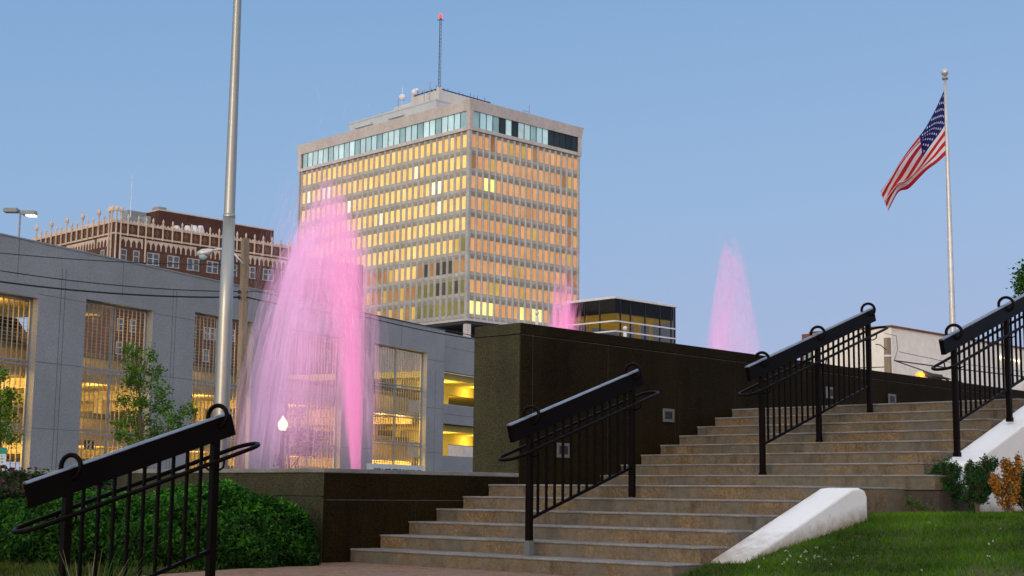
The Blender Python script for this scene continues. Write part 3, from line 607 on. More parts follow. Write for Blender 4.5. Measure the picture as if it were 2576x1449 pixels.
# ------------------------------------------------------------------ fountain jets
def jet(label, base, vz, lean, sway, n_core, n_fall, n_fine, nz_r, hot, pale, lav, group='pink fountain jets', acore=.075, afall=.11, fallw=.006, mist=0, cs=.7, sheets=None):
    G = 9.81; root = thing('fountain_jet', label, 'fountain jet', base, group); base = A3(*base)
    def ribbons(vzs, vxs, vys, t0, t1, w, off, K=6):
        n = len(vzs); ts = t0[:, None]+(t1-t0)[:, None]*np.linspace(0, 1, K)[None]
        wob = rng.normal(0, .006, (n, K)).cumsum(1)
        X = off[:, :1]+vxs[:, None]*ts+wob; Y = off[:, 1:2]+vys[:, None]*ts; Z = vzs[:, None]*ts-.5*G*ts**2
        P = base+np.stack([X, Y, Z], -1)
        a = rng.uniform(-1.1, 1.1, n); sd = np.stack([np.cos(a), np.sin(a), 0*a], -1)[:, None]*(w[:, None]*np.sin(np.linspace(.12, PI-.12, K))[None]**.5)[..., None]*.5
        V = np.stack([P-sd, P+sd], 2)            # n,K,2,3
        idx = np.arange(n*K*2).reshape(n, K, 2)
        f = np.stack([idx[:, :-1, 0], idx[:, :-1, 1], idx[:, 1:, 1], idx[:, 1:, 0]], -1).reshape(-1, 4)
        return V.reshape(-1, 3), f, Z, ts
    H = vz[0]**2/(2*G)
    def emit(name, n, kind):
        if kind == 'core':
            v = rng.normal(vz[0], vz[1], n); tu = v/G; a = rng.uniform(0, .85, n)**1.25; t0 = a*tu*.9; t1 = np.minimum(t0+rng.uniform(.10, .3, n), tu*1.12)
            vx = lean*.92+.06+rng.normal(0, sway*cs, n); vy = rng.normal(0, sway*cs, n); w = rng.uniform(.008, .030, n); al = acore*rng.uniform(.5, 1.3, n)
        elif kind == 'fall':
            v = rng.normal(vz[0]*.97, vz[1]*1.25, n); tu = v/G
            t0 = tu*rng.uniform(.72, 1.9, n); t1 = np.minimum(t0+rng.uniform(.12, .36, n), tu*2.02)
            vx = lean*1.05+rng.normal(0, sway, n); vy = rng.normal(0, sway, n); w = fallw*rng.uniform(.6, 2.6, n); al = afall*rng.uniform(.4, 1.4, n)
        elif kind == 'mist':
            v = rng.uniform(vz[0]*.55, vz[0]*1.0, n); tu = v/G; t0 = tu*rng.uniform(.5, 1.5, n); t1 = t0+rng.uniform(.1, .35, n)
            vx = lean+rng.uniform(.1, .72, n)*(vz[0]/v)**.6; vy = rng.normal(0, sway, n); w = rng.uniform(.012, .05, n); al = .032*rng.uniform(.5, 1.5, n)
        else:
            v = np.minimum(rng.normal(vz[0]*.96, vz[1]*.9, n), vz[0]*1.06); tu = v/G; t0 = tu*rng.uniform(.35, 1.7, n); t1 = t0+rng.uniform(.012, .05, n)
            vx = lean+rng.normal(0, sway*1.2, n); vy = rng.normal(0, sway*1.2, n); w = rng.uniform(.004, .009, n); al = .35*rng.uniform(.4, 1.2, n)
        vx = np.clip(vx, lean-1.75*sway, lean+(2.9 if kind == 'mist' else 2.3)*sway)
        off = rng.normal(0, nz_r*.5, (n, 2))
        V, f, Z, ts = ribbons(v, vx, vy, t0, t1, w, off)
        q = np.clip(Z/H, 0, 1); K = Z.shape[1]
        hot_, pale_, lav_ = map(np.array, (hot, pale, lav))
        rise = np.clip(1-ts/tu[:, None], 0, 1)**.7; 
        if kind == 'fall' or kind == 'fine':
            left = np.clip((lean+.12-vx)/(sway*2), 0, 1)[:, None, None]
            C = pale_*(1-left*.8)+lav_*(left*.8); C = np.broadcast_to(C, (n, K, 3))
            C = C*(.55+.45*q[..., None])+lav_*(.45*(1-q[..., None]))
        else: C = pale_*(1-rise[..., None])+hot_*rise[..., None]
        A = np.broadcast_to(al[:, None], (n, K))*(np.sin(np.linspace(.0, PI, K))[None]**.6)
        if kind == 'fall': A = A*(.65+.5*q)
        C4 = np.concatenate([C, A[..., None]], -1); C4 = np.repeat(C4[:, :, None], 2, 2).reshape(-1, 4)
        return fast(name, V, f, 'jet', C4, root)
    emit('rising_column', n_core, 'core')
    if mist: emit('drifting_mist', mist, 'mist'); emit('falling_spray', n_fall, 'fall'); dr = emit('droplets', n_fine, 'fine'); dr['kind'] = 'stuff'
    if sheets:
        (vr0, vr1, ns, ar, af, finger, taper) = sheets; NP, NTm = 73, 46; VV = []; FF = []; CC = []; FLW = []; off_ = 0
        for k in range(ns):
            f_ = k/max(1, ns-1); ph = rng.uniform(0, 6.28, 6); phi = np.linspace(PI/2, PI/2+2*PI, NP)
            vr = (vr0+(vr1-vr0)*f_)*(1+.13*np.sin(3*phi+ph[0])+.09*np.sin(7*phi+ph[1])+.05*np.sin(13*phi+ph[2]))
            vzk = vz[0]*(1.03-taper*f_)*(1+.02*np.sin(4*phi+ph[3])+finger*np.sin(5*phi+ph[4])+finger*.6*np.sin(9*phi+ph[5])+rng.normal(0, .012, NP)); vzk[-1] = vzk[0]; vr[-1] = vr[0]
            tn = np.linspace(0, 2.0, NTm); tu = vzk/G; T = tn[None]*tu[:, None]
            X = (lean+vr*np.cos(phi))[:, None]*T+nz_r*.6*np.cos(phi)[:, None]; Y = (vr*np.sin(phi))[:, None]*T+nz_r*.6*np.sin(phi)[:, None]; Z = vzk[:, None]*T-.5*G*T**2
            VV.append((base+np.stack([X, Y, Z], -1)).reshape(-1, 3)); idx = np.arange(NP*NTm).reshape(NP, NTm)+off_; off_ += NP*NTm
            FF.append(np.stack([idx[:-1, :-1], idx[1:, :-1], idx[1:, 1:], idx[:-1, 1:]], -1).reshape(-1, 4))
            q = np.clip(Z/H, 0, 1); up_ = np.clip((1-tn)/.9, 0, 1)[None]**.8*np.ones((NP, 1)); left = np.clip(.5-.5*np.cos(phi), 0, 1)[:, None]
            fall = np.clip((tn-.75)/.5, 0, 1)[None]
            A = (ar*(1-.35*f_)*(1-fall)+af*fall*(.55+.75*left)*(.6+.4*q))*np.clip((2.0-tn)/.12, 0, 1)[None]*np.clip(tn/.03, .5, 1)[None]
            A = A*(1-.45*np.exp(-((tn-1)/.10)**2)*f_)[None]
            h_, p_, l_ = map(np.array, (hot, pale, lav)); w_ = (fall*(.25+.75*left)*(1-.35*q))[..., None]
            Cc = (p_*(1-up_[..., None])+h_*up_[..., None])*(1-w_)+l_*w_
            CC.append(np.concatenate([Cc, A[..., None]], -1).reshape(-1, 4))
            FLW.append(np.stack([np.repeat(phi[:, None]/(2*PI), NTm, 1), T*1.0, np.full((NP, NTm), k*.37)], -1).reshape(-1, 3))
        o_ = fast('water_sheet', np.vstack(VV), np.vstack(FF), 'sheet', np.vstack(CC), root, smooth=True)
        at = o_.data.attributes.new('Flow', 'FLOAT_VECTOR', 'POINT'); at.data.foreach_set('vector', np.vstack(FLW).astype(np.float32).ravel())
    m = MB(); m.tube([base-A3(0, 0, .5), base+A3(0, 0, .02)], [.06, .04], 10); m.build('nozzle', 'galv', root)
    return root
HOT, PALE, LAV = (.87, .30, .58), (.87, .44, .68), (.68, .42, .67)
nb = atY(897, 1176, 19.0); nb[2] = .9
jet('tall pink lit fountain jet in the low basin, spray falling to the left', nb, (8.20, .55), -.50, .25, 900, 3200, 3000, .10, HOT, PALE, LAV, acore=.05, afall=.09, fallw=.0050, mist=1300, sheets=(.05, .55, 10, .18, .165, .008, .13))
nb = atY(1420, 800, 24.0); nb[2] = 2.6
jet('small pink jet in front of the tower corner beside the glass pavilion', nb, (5.2, .75), -.02, .20, 500, 500, 600, .24, (.92, .28, .60), (.88, .36, .64), (.75, .38, .66), acore=.10, afall=.13, fallw=.006, cs=1.0, sheets=(.03, .26, 8, .22, .15, .09, .40))
nb = atY(1797, 800, 28.0); nb[2] = 2.6
jet('pink fountain jet against open sky between tower and flagpole', nb, (7.25, .45), .44, .17, 300, 500, 500, .20, (.84, .34, .62), (.76, .42, .66), (.60, .44, .68), acore=.03, afall=.05, fallw=.012, cs=.9, sheets=(.02, .56, 12, .095, .115, .03, .42))
# ------------------------------------------------------------------ poles and flag
def z_at(x, y, Y): return atY(x, y, Y)[2]
pb = atY(552, 1190, 27); pole = thing('metal_pole', 'tall brushed aluminium pole standing behind the low granite wall', 'pole', (pb[0], pb[1], -1))
zj = z_at(577, 541, 27)
m = MB(); m.lathe((pb[0], pb[1], 0), [(.20, -1), (.20, -.9), (.148, -.88), (.146, 1.2), (.128, 4), (.111, zj)], 28); m.build('lower_shaft', 'alum', pole, smooth=True)
m = MB(); m.lathe((pb[0], pb[1], 0), [(.110, zj-.02), (.104, zj+.02), (.088, 8.2), (.070, 11), (.045, 16.5), (.03, 16.6)], 28); m.build('upper_shaft', 'alum', pole, smooth=True)
m = MB(); m.lathe((pb[0], pb[1], 0), [(.1125, zj-.05), (.114, zj-.04), (.114, zj+.012), (.105, zj+.02)], 28); m.build('joint_collar', 'alum', pole, smooth=True)

fb = atY(2397, 833, 38); fp = thing('flagpole', 'slim pale flagpole with a ball top at the right', 'flagpole', (fb[0], fb[1], 1.95))
zt = z_at(2380, 200, 38); zj = z_at(2388, 560, 38)
m = MB(); m.lathe((fb[0], fb[1], 0), [(.12, 1.95), (.12, 2.05), (.084, 2.1), (.082, 4.5), (.064, zj), (.048, 9.8), (.036, zt)], 20); m.build('shaft', 'alum_white', fp, smooth=True)
m = MB(); m.lathe((fb[0], fb[1], 0), [(.03, zt-.01), (.075, zt), (.08, zt+.05), (.03, zt+.08), (.012, zt+.1), (.012, zt+.17)], 14); m.build('truck', 'roof_grey', fp, smooth=True)
zb = z_at(2379, 182, 38)
m = MB(); m.lathe((fb[0], fb[1], zb), [(.10*math.sin(a), -.10*math.cos(a)) for a in np.linspace(.05, PI-.05, 14)], 20); m.build('ball', 'alum_white', fp, smooth=True)
# flag
def Zf(x, y): return (2146.6+x*.3240, 134.2+y*.3240)
def bez(p, u):
    p = np.array(p, float); u = np.asarray(u)
    k = len(p)-1; x = u*k; i = np.clip(x.astype(int), 0, k-1); f = x-i
    pm = p[np.clip(i-1, 0, k)]; p0 = p[i]; p1 = p[i+1]; p2 = p[np.clip(i+2, 0, k)]; f = f[:, None]
    return .5*((2*p0)+(-pm+p1)*f+(2*pm-5*p0+4*p1-p2)*f**2+(-pm+3*p0-3*p1+p2)*f**3)
top = [(705, 285), (640, 430), (555, 585), (455, 715), (365, 840), (290, 960), (210, 1075)]
bot = [(719, 788), (650, 850), (575, 905), (520, 960), (430, 1050), (350, 1080), (272, 1222)]
NU, NV = 190, 130
uu = np.linspace(0, 1, NU+1); Tt = bez(top, uu); Bt = bez(bot, uu)
G_ = np.zeros((NU+1, NV+1, 3))
for j in range(NV+1):
    v = j/NV
    w_ = v+.20*np.sin(2*PI*v*1.35+uu*4.5+.5)*np.clip((uu-.12)*1.6, 0, 1)*np.clip(v*(1-v)*5, 0, 1)
    xy = Tt*(1-w_)[:, None]+Bt*w_[:, None]
    for i in range(NU+1):
        x, y = Zf(*xy[i]); dep = 38+.22*math.sin(uu[i]*11+v*3.5)*min(1, uu[i]*3)+.34*math.cos(2*PI*v*1.35+uu[i]*4.5+.5)*min(1, max(0, (uu[i]-.08)*1.6))+.5*uu[i]
        G_[i, j] = atY(x, y, dep)
idx = np.arange((NU+1)*(NV+1)).reshape(NU+1, NV+1)
fl = MB(); mi = []
star = []
for r_ in range(9):
    for c_ in range(6 if r_ % 2 == 0 else 5):
        star.append(((c_*2+1+(r_ % 2))/12*.4, (r_+1)/10*7/13))
for i in range(NU):
    for j in range(NV):
        u, v = (i+.5)/NU, (j+.5)/NV
        if u < .4 and v < 7/13:
            k = 2
            for su, sv in star:
                if (u-su)**2*3.6+(v-sv)**2 < .016**2: k = 1; break
        else: k = int(v*13) % 2
        mi.append(k)
fl.v = [tuple(p) for p in G_.reshape(-1, 3)]; fl.f = [tuple(int(q) for q in (idx[i, j], idx[i+1, j], idx[i+1, j+1], idx[i, j+1])) for i in range(NU) for j in range(NV)]; fl.m = mi
tag(fl.build('national_flag', ['flag_red', 'flag_white', 'flag_blue'], smooth=True, origin=G_[0, 0], recalc=False), 'stars and stripes flag blowing limply to the left on the flagpole', 'flag')

# ================================================================== parking garage
a26 = math.radians(26.2); GD = A3(math.sin(a26), math.cos(a26), 0); GN = A3(math.cos(a26), -math.sin(a26), 0)
G0 = atY(0, 590, 63); GZ = G0[2]; G0 = A3(G0[0], G0[1], 0)
GF = Fr(G0, GD, GN)           # a along facade, b toward the viewer, c up
gar = thing('parking_garage', 'long grey precast parking garage with tall grilled openings lit yellow inside', 'parking garage', GF.p(20, -9, -1))
opens = [(-2.3, 2.51, 9.2), (5.55, 10.31, 9.55), (13.59, 18.63, 9.88), (22.06, 27.7, 9.93), (31.3, 37.98, 9.97)]
END = 40.35; TK = .55
wl = MB()
xs = -12.0
for (a0, a1, zt_) in opens:
    wl.box(GF, xs, a0, -TK, 0, -1, GZ); wl.box(GF, a0, a1, -TK+.002, -.002, zt_, GZ-.003); wl.box(GF, a0, a1, -TK+.002, -.003, -1, .35); xs = a1
wl.box(GF, xs, END, -TK, 0, -1, GZ)
wl.build('front_wall', 'precast', gar)
jn = MB()      # reveal joints
for a in (-4.2, 3.9, 4.15, 11.8, 12.05, 20.2, 20.45, 29.3, 29.55, 39.15):
    jn.box(GF, a-.022, a+.022, -.01, .004, -.9, GZ-.95 if a != 39.15 else 8.9)
for a in (1.17, 8.0, 16.2, 24.9, 34.6): jn.box(GF, a-.018, a+.018, -.01, .004, 9.98 if a < 30 else 10.1, GZ-.02)
ends = [-12]+[v for o in opens for v in o[:2]]+[END]
for i in range(0, len(ends), 2):
    for c in (3.4, 6.36, 9.35+.02*i): jn.box(GF, ends[i]+.02, ends[i+1]-.02, -.01, .0045, c-.016, c+.016)
jn.build('panel_joints', 'precast_joint', gar)
m = MB(); m.box(GF, -12.05, END+.02, -TK-.05, .03, GZ+.002, GZ+.07); m.build('parapet_cap', 'precast', gar)
for bi, (a0, a1, zt_) in enumerate(opens):
    levels = [(.36, 3.38), (3.44, 6.30), (6.36, zt_-.06)] if bi < 4 else [(.9, 3.86), (3.92, 5.66), (5.72, 7.52), (7.58, zt_-.06)]
    fr = MB(); mid = (a0+a1)/2-.1; y0, y1 = -.46, -.38
    fr.box(GF, a0+.002, a0+.07, y0, y1, .352, zt_-.002); fr.box(GF, a1-.09, a1-.002, y0, y1, .352, zt_-.002); fr.box(GF, a0+.07, a1-.09, y0, y1, zt_-.09, zt_-.002)
    for (l0, l1) in levels: fr.box(GF, mid-.045, mid+.045, y0+.002, y1+.01, l0+.05, l1-.02)
    for (l0, l1) in levels:
        fr.box(GF, a0+.07, a1-.09, y0, y1, l0-.01, l0+.07); 
        if l1 < zt_-.3: fr.box(GF, a0+.07, a1-.09, y0, y1, l1-.13, l1-.06)
    fo = fr.build('opening_frame', 'frame_grey', gar)
    gm = MB(); nb_ = int((a1-a0-.16)/.30)
    for i in range(1, nb_):
        a = a0+.07+(a1-a0-.16)*i/nb_
        if abs(a-mid) > .06: gm.box(GF, a-.027, a+.027, -.45, -.42, .4, zt_-.1)
    c = .5
    while c < zt_-.1: gm.box(GF, a0+.07, a1-.09, -.436, -.424, c-.006, c+.006); c += .165
    gm.build('grille', 'grille', fo)
# floors, upstands, ceilings
DEP = 17
fl_ = MB()
for z in (3.05, 6.02): fl_.box(GF, -12, END+14, -DEP, -TK-.25, z-.28, z)
for z in (3.05, 6.02):
    for a in (3.8, 12, 20.3, 29.5, 38.2): fl_.box(GF, a-.3, a+.3, -DEP+.4, -TK-.5, z-.75, z-.281)
fl_.box(GF, -12, END+14, -DEP, -TK-.02, -.95, .1)
fl_.build('floor_slab', 'deck', gar)
up = MB()
for z in (3.05, 6.02): up.box(GF, -12, END-.3, -TK-2.2, -TK-2.0, z+.002, z+1.15)
up.build('upstand', 'deck', gar)
up = MB()
for z in (3.05, 6.02): up.box(GF, -12, END-.3, -TK-2.24, -TK-1.95, z+1.153, z+1.40)
up.build('upstand_cap', 'deck_grey', gar)
rp = MB(); z0 = 9.0     # top ramp over the left bays, dropping toward the right
rp.hexa([GF.p(-12, -DEP, 9.45), GF.p(6.6, -DEP, 9.3), GF.p(7.3, -TK-.06, 9.0), GF.p(-12, -TK-.06, 9.2), GF.p(-12, -DEP, 9.8), GF.p(6.6, -DEP, 9.65), GF.p(7.3, -TK-.06, 9.35), GF.p(-12, -TK-.06, 9.55)])
rp.build('roof_ramp', 'deck', gar)
cl = MB()
for a in (-3, 3.9, 12.0, 20.4, 29.4, 38.5, 46):
    for b in (-4.5, -12):
        cl = MB(); cl.box(GF, a-.28, a+.28, b-.28, b+.28, -.9, 5.74); cl.build('column', 'deck', gar)
bk = MB()
for z0, z1 in ((-.9, .9), (2.3, 4.0), (5.3, 7.1)): bk.box(GF, -12, END+14, -DEP-.3, -DEP-.002, z0, z1)
bk.box(GF, 8, 21, -DEP-.3, -DEP-.002, 7.11, 9.4)
for a in (-2, 6, 9, 14, 22, 25): bk.box(GF, a, a+2.2, -DEP-.28, -DEP-.004, -.89, 5.9)
bk.build('rear_wall', 'deck', gar)
# recessed open deck section at the right
RW = MB(); RF = Fr(GF.p(0, -.5, 0), GD, GN)
for c0, c1 in ((-1, 3.27), (5.45, 6.78), (9.03, 11.72)): RW.box(RF, END+.002, END+14, -.4, 0, c0, c1)
RW.build('deck_spandrel', 'precast', gar)
RJ = MB()
for c in (2.2, 6.1, 10.7): RJ.box(RF, END+.01, END+14, -.01, .004, c-.02, c+.02)
RJ.build('spandrel_joints', 'precast_joint', gar)
RI = MB()
for z in (9.0, 5.42): RI.box(RF, END+.002, END+45, -14, -.41, z-.45, z-.02)
for z in (8.55, 4.97): RI.box(RF, END+.3, END+45, -3.4, -3.0, z-.7, z-.005)
RI.build('deck_interior', surf('yellow_painted_deck', (.55, .44, .12), (.46, .36, .08), .6, .8), gar)
for a in (46.1, 52.5):
    m = MB(); m.box(RF, a, a+1.25, -3.45, -2.95, -.9, 7.84); m.build('deck_column', bpy.data.materials['yellow_painted_deck'], gar)
RB = MB()
for c0, c1 in ((-1, 3.3), (5.4, 6.8)): RB.box(RF, END+.3, END+14, -12.3, -12.0, c0, c1)
RB.build('rear_spandrel', 'deck', gar)
# ceiling lights in the garage
def plamp(p, w, c=(1, .62, .14), r=.12):
    ld = bpy.data.lights.new('garage_lamp', 'POINT'); ld.energy = w; ld.color = c; ld.shadow_soft_size = r
    lo = bpy.data.objects.new('lamp_light', ld); col.objects.link(lo); lo.location = Vector(p); return lo
for (a, b, c, w) in [(1.2, -3.2, 5.4, 120), (1.2, -3.0, 2.45, 110), (1.0, -5, 8.6, 90), (7.0, -4.0, 5.35, 150), (7.6, -3.4, 2.4, 130), (15.8, -3.8, 5.4, 150), (16, -3.8, 2.4, 130), (25, -3.8, 5.3, 140), (25, -3.8, 2.4, 130), (34.5, -4, 5.4, 150), (35.5, -4, 2.4, 170),
                     (7.5, -11, 5.3, 120), (16, -11, 5.3, 120), (25, -11, 2.4, 120), (34.5, -11, 5.3, 120)]:
    m = MB(); m.lathe(GF.p(a, b, c+.12), [(.12, 0), (.16, .08), (.10, .14)], 10); fx = m.build('ceiling_light', 'lamp_white', gar)
    plamp(GF.p(a, b, c), w*4.2)
for (a, b, c, w) in [(44.5, -1.6, 8.0, 170), (44.5, -1.6, 4.4, 170), (50, -2.0, 7.8, 170), (50, -2.0, 4.2, 170), (58, -7, 8.0, 500), (58, -7, 4.4, 500)]:
    plamp(RF.p(a, b, c), w, (1, .74, .16), .4)
# added point lights without fixtures, brightening the upstands
for a in (1, 8, 16.2, 25, 34.6, 37):
    for c in (8.4, 5.45, 2.45): plamp(GF.p(a, -1.5, c), 105, (1, .55, .10), .3)

# entrance sign
sg = thing('parking_sign', 'white sign board reading CITY CENTRE PARKING, cut off by the basin wall', 'sign', GF.p(34.1, .1, 1.2))
m = MB(); m.box(GF, 30.7, 37.63, .006, .08, 1.25, 2.50); m.build('sign_board', 'wsign', sg)
cu = bpy.data.curves.new('sign_text', 'FONT'); cu.body = 'CITY CENTRE PARKING'; cu.size = .62; cu.extrude = .01; cu.align_x = 'CENTER'; cu.offset = .012
to = bpy.data.objects.new('tmp_text', cu); col.objects.link(to)
bpy.context.view_layer.update()
me = bpy.data.meshes.new_from_object(to.evaluated_get(bpy.context.evaluated_depsgraph_get())); bpy.data.objects.remove(to)
wid = max(v.co.x for v in me.vertices)-min(v.co.x for v in me.vertices); k = 5.9/wid
TX = Matrix((tuple(GD[i] for i in range(3)), (0, 0, 1), tuple(GN[i] for i in range(3)))).transposed().to_4x4()
for v in me.vertices: v.co = Vector(GF.p(34.25, .09, 1.78))+(TX @ Vector((v.co.x*k, v.co.y*k*1.12, v.co.z)))-Vector(ORG[sg.name])
me.materials.append(MT['bsign']); lt = bpy.data.objects.new('lettering', me); col.objects.link(lt); lt.parent = sg
# black square direction sign inside the garage
sg = thing('direction_sign', 'small black square sign with a white zigzag symbol hung inside the garage', 'sign', GF.p(7.1, -.75, 2.55))
m = MB(); m.box(GF, 6.78, 7.40, -.80, -.76, 2.60, 3.03); m.build('sign_board', 'bsign', sg)
m = MB(); sf = Fr(GF.p(7.09, -.752, 2.815), GD, GN)
for (x0, z0, x1, z1) in ((-.18, .17, -.14, -.12), (-.14, -.04, .08, .12), (.08, .12, .16, .17), (.02, -.02, .02, -.2)):
    d = unit(A3(x1-x0, z1-z0)); nx, nz = -d[1]*.025, d[0]*.025
    m.prism([sf.p(x0+nx, 0, z0+nz), sf.p(x1+nx, 0, z1+nz), sf.p(x1-nx, 0, z1-nz), sf.p(x0-nx, 0, z0-nz)], GN*.006)
m.build('symbol', 'wsign', sg)
# parked car on the upper deck
car = thing('parked_car', 'dark car parked on the upper garage deck behind the far left grille', 'car', GF.p(3.3, -4.2, 7.0))
CF = Fr(GF.p(3.3, -4.2, 7.02), GD, GN)
m = MB(); m.box(GF, -3, 8.5, -7, -2.9, 6.75, 7.0); m.build('car_ramp', 'deck', gar)
m = MB(); pf = [(-2.2, .35), (-2.25, .85), (-1.9, 1.0), (-1.45, 1.08), (-.9, 1.62), (1.35, 1.66), (1.95, 1.1), (2.2, 1.0), (2.25, .4)]
m.prism([CF.p(a, -.88, c) for a, c in pf], GN*1.76); bd = m.build('body', 'car', car, bevel=.06, seg=3)
m = MB()
for b in (-.9, .882): m.prism([CF.p(a, b, c) for a, c in ((-1.1, 1.12), (-.8, 1.52), (1.2, 1.55), (1.65, 1.12))], GN*.012)
m.build('window', 'smoked', bd)
for a in (-1.4, 1.4):
    for b in (-.8, .8):
        w = MB(); w.tube([CF.p(a, b-.11, .34), CF.p(a, b+.11, .34)], .34, 20); wo = w.build('wheel', 'tyre', car)
        w = MB(); w.tube([CF.p(a, b-.115, .34), CF.p(a, b+.115, .34)], .19, 14); w.build('rim', 'galv', wo)
for b in (-.6, .6):
    m = MB(); m.box(CF, 2.235, 2.26, b-.14, b+.14, .72, .86); m.build('headlight', 'lamp_warm', car)
# rooftop light
rl = thing('rooftop_lamp', 'two headed shoebox light on the garage roof, only its right head lit', 'lamp', GF.p(2, -8, GZ-2))
b = atY(48, 590, 80); t_ = atY(48, 533, 80)
m = MB(); m.tube([(b[0], b[1], 9), (b[0], b[1], t_[2])], .055, 8); m.build('post', 'roof_grey', rl)
kk = 80/FPX
for sgn, dz, lit in ((-1, .05, False), (1, -.08, True)):
    m = MB(); hf = Fr((b[0]+sgn*.50, b[1], t_[2]+dz), (1, 0, 0), (0, 1, 0)); m.box(hf, -.38, .38, -.25, .25, -.10, .14)
    h_ = m.build('lamp_head', 'roof_grey', rl, bevel=.03)
    if lit:
        m = MB(); m.box(hf, -.12, .36, -.22, .22, -.16, -.105); m.build('lens', 'lamp_white', h_)
    m = MB(); m.box(hf, -.5 if sgn > 0 else .38, -.38 if sgn > 0 else .5, -.04, .04, -.04, .04); m.build('bracket', 'roof_grey', h_)

# ================================================================== tower
a46 = math.radians(46); TR = A3(math.sin(a46), math.cos(a46), 0); TL = A3(-math.cos(a46), math.sin(a46), 0)
T0 = atY(1183, 250, 262); T0 = A3(T0[0], T0[1], 0)
LW, RWD = 53.0, 29.6
ZB, ZT = 31.6, 66.8
tow = thing('office_tower', 'tall office tower with rows of golden windows and a pale glazed top floor', 'tower', T0+TR*RWD/2+TL*LW/2+A3(0, 0, -1))
TF = Fr(T0, TR, TL)
faces = {'R': Fr(T0, TR, -TL), 'L': Fr(T0, TL, -TR)}      # a along the face, b outward, c up
m = MB(); m.box(TF, .25, RWD-.2, .25, LW-.2, ZB, ZT); m.build('facade', 'tower', tow)
rb = MB(); jb = MB()
cfg = {'R': (18, 1.29, 1.59, RWD), 'L': (30, 1.58, 1.709, LW)}
WH = 1.17
for fk, (nc, a0, pt, Wd) in cfg.items():
    fr = faces[fk]
    for i in range(nc+1):
        a = a0+(i-.5)*pt
        rb.prism([fr.p(a-.26, -.249, ZB+.1), fr.p(a+.26, -.249, ZB+.1), fr.p(a+.10, .0, ZB+.1), fr.p(a-.10, .0, ZB+.1)], (0, 0, ZT-ZB-.2))
    for k in range(10):
        zc = 64.93-3.85*k+1.93
        if k < 9:
            zs = 64.93-3.85*k-WH
            for i in range(nc):     # splayed sill wedge under each window and hood above
                a = a0+i*pt
                rb.add([fr.p(a-.62, -.249, zs-.95), fr.p(a+.62, -.249, zs-.95), fr.p(a+.62, -.249, zs-.05), fr.p(a-.62, -.249, zs-.05), fr.p(a-.3, -.15, zs-.62), fr.p(a+.3, -.15, zs-.62)],
                       [(3, 2, 1, 0), (0, 1, 5, 4), (1, 2, 5), (2, 3, 4, 5), (3, 0, 4)])
        jb.box(fr, .3, Wd-.3, -.249, -.19, zc-.05, zc+.05)
    rb.box(fr, .0 if fk == 'R' else .601, .6, -.248, .03, ZB+.01, ZT-.02) if fk == 'R' else rb.box(fr, .032, .6, -.248, .03, ZB+.01, ZT-.02)
    rb.box(fr, Wd-.55, Wd-.202, -.248, .02, ZB+.01, ZT-.02)
rb.build('ribs', 'tower_rib', tow); jb.build('floor_joints', surf('tower_joint', (.30, .27, .23), None, 1, .9), tow)
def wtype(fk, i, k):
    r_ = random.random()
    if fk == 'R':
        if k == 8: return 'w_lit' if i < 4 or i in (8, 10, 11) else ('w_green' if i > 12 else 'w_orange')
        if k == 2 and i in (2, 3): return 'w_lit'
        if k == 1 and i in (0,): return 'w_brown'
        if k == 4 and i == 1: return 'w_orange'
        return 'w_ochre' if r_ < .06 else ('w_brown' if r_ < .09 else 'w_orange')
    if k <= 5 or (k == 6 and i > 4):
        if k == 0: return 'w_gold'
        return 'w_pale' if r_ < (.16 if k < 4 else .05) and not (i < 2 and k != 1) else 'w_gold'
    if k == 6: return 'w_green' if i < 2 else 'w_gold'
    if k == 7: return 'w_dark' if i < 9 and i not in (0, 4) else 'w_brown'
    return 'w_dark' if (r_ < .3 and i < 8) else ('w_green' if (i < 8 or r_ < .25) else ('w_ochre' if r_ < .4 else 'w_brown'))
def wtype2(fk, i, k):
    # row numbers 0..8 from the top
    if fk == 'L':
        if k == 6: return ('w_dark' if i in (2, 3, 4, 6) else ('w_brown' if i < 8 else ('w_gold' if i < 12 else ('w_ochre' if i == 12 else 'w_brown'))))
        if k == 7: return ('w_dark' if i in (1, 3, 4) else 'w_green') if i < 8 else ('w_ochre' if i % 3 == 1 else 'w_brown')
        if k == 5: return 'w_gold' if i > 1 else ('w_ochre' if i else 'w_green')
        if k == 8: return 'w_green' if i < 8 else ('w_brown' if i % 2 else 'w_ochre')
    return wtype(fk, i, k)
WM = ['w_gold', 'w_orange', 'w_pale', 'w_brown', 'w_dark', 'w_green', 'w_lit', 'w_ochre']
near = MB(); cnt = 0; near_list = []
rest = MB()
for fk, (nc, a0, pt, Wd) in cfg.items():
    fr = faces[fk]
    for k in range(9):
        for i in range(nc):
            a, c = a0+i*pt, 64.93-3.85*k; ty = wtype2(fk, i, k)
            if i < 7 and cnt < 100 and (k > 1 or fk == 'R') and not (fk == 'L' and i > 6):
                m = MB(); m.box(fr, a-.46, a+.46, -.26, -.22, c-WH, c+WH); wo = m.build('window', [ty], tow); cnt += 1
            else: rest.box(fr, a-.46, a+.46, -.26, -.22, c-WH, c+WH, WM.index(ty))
tag(rest.build('window', WM, tow), kind='stuff')
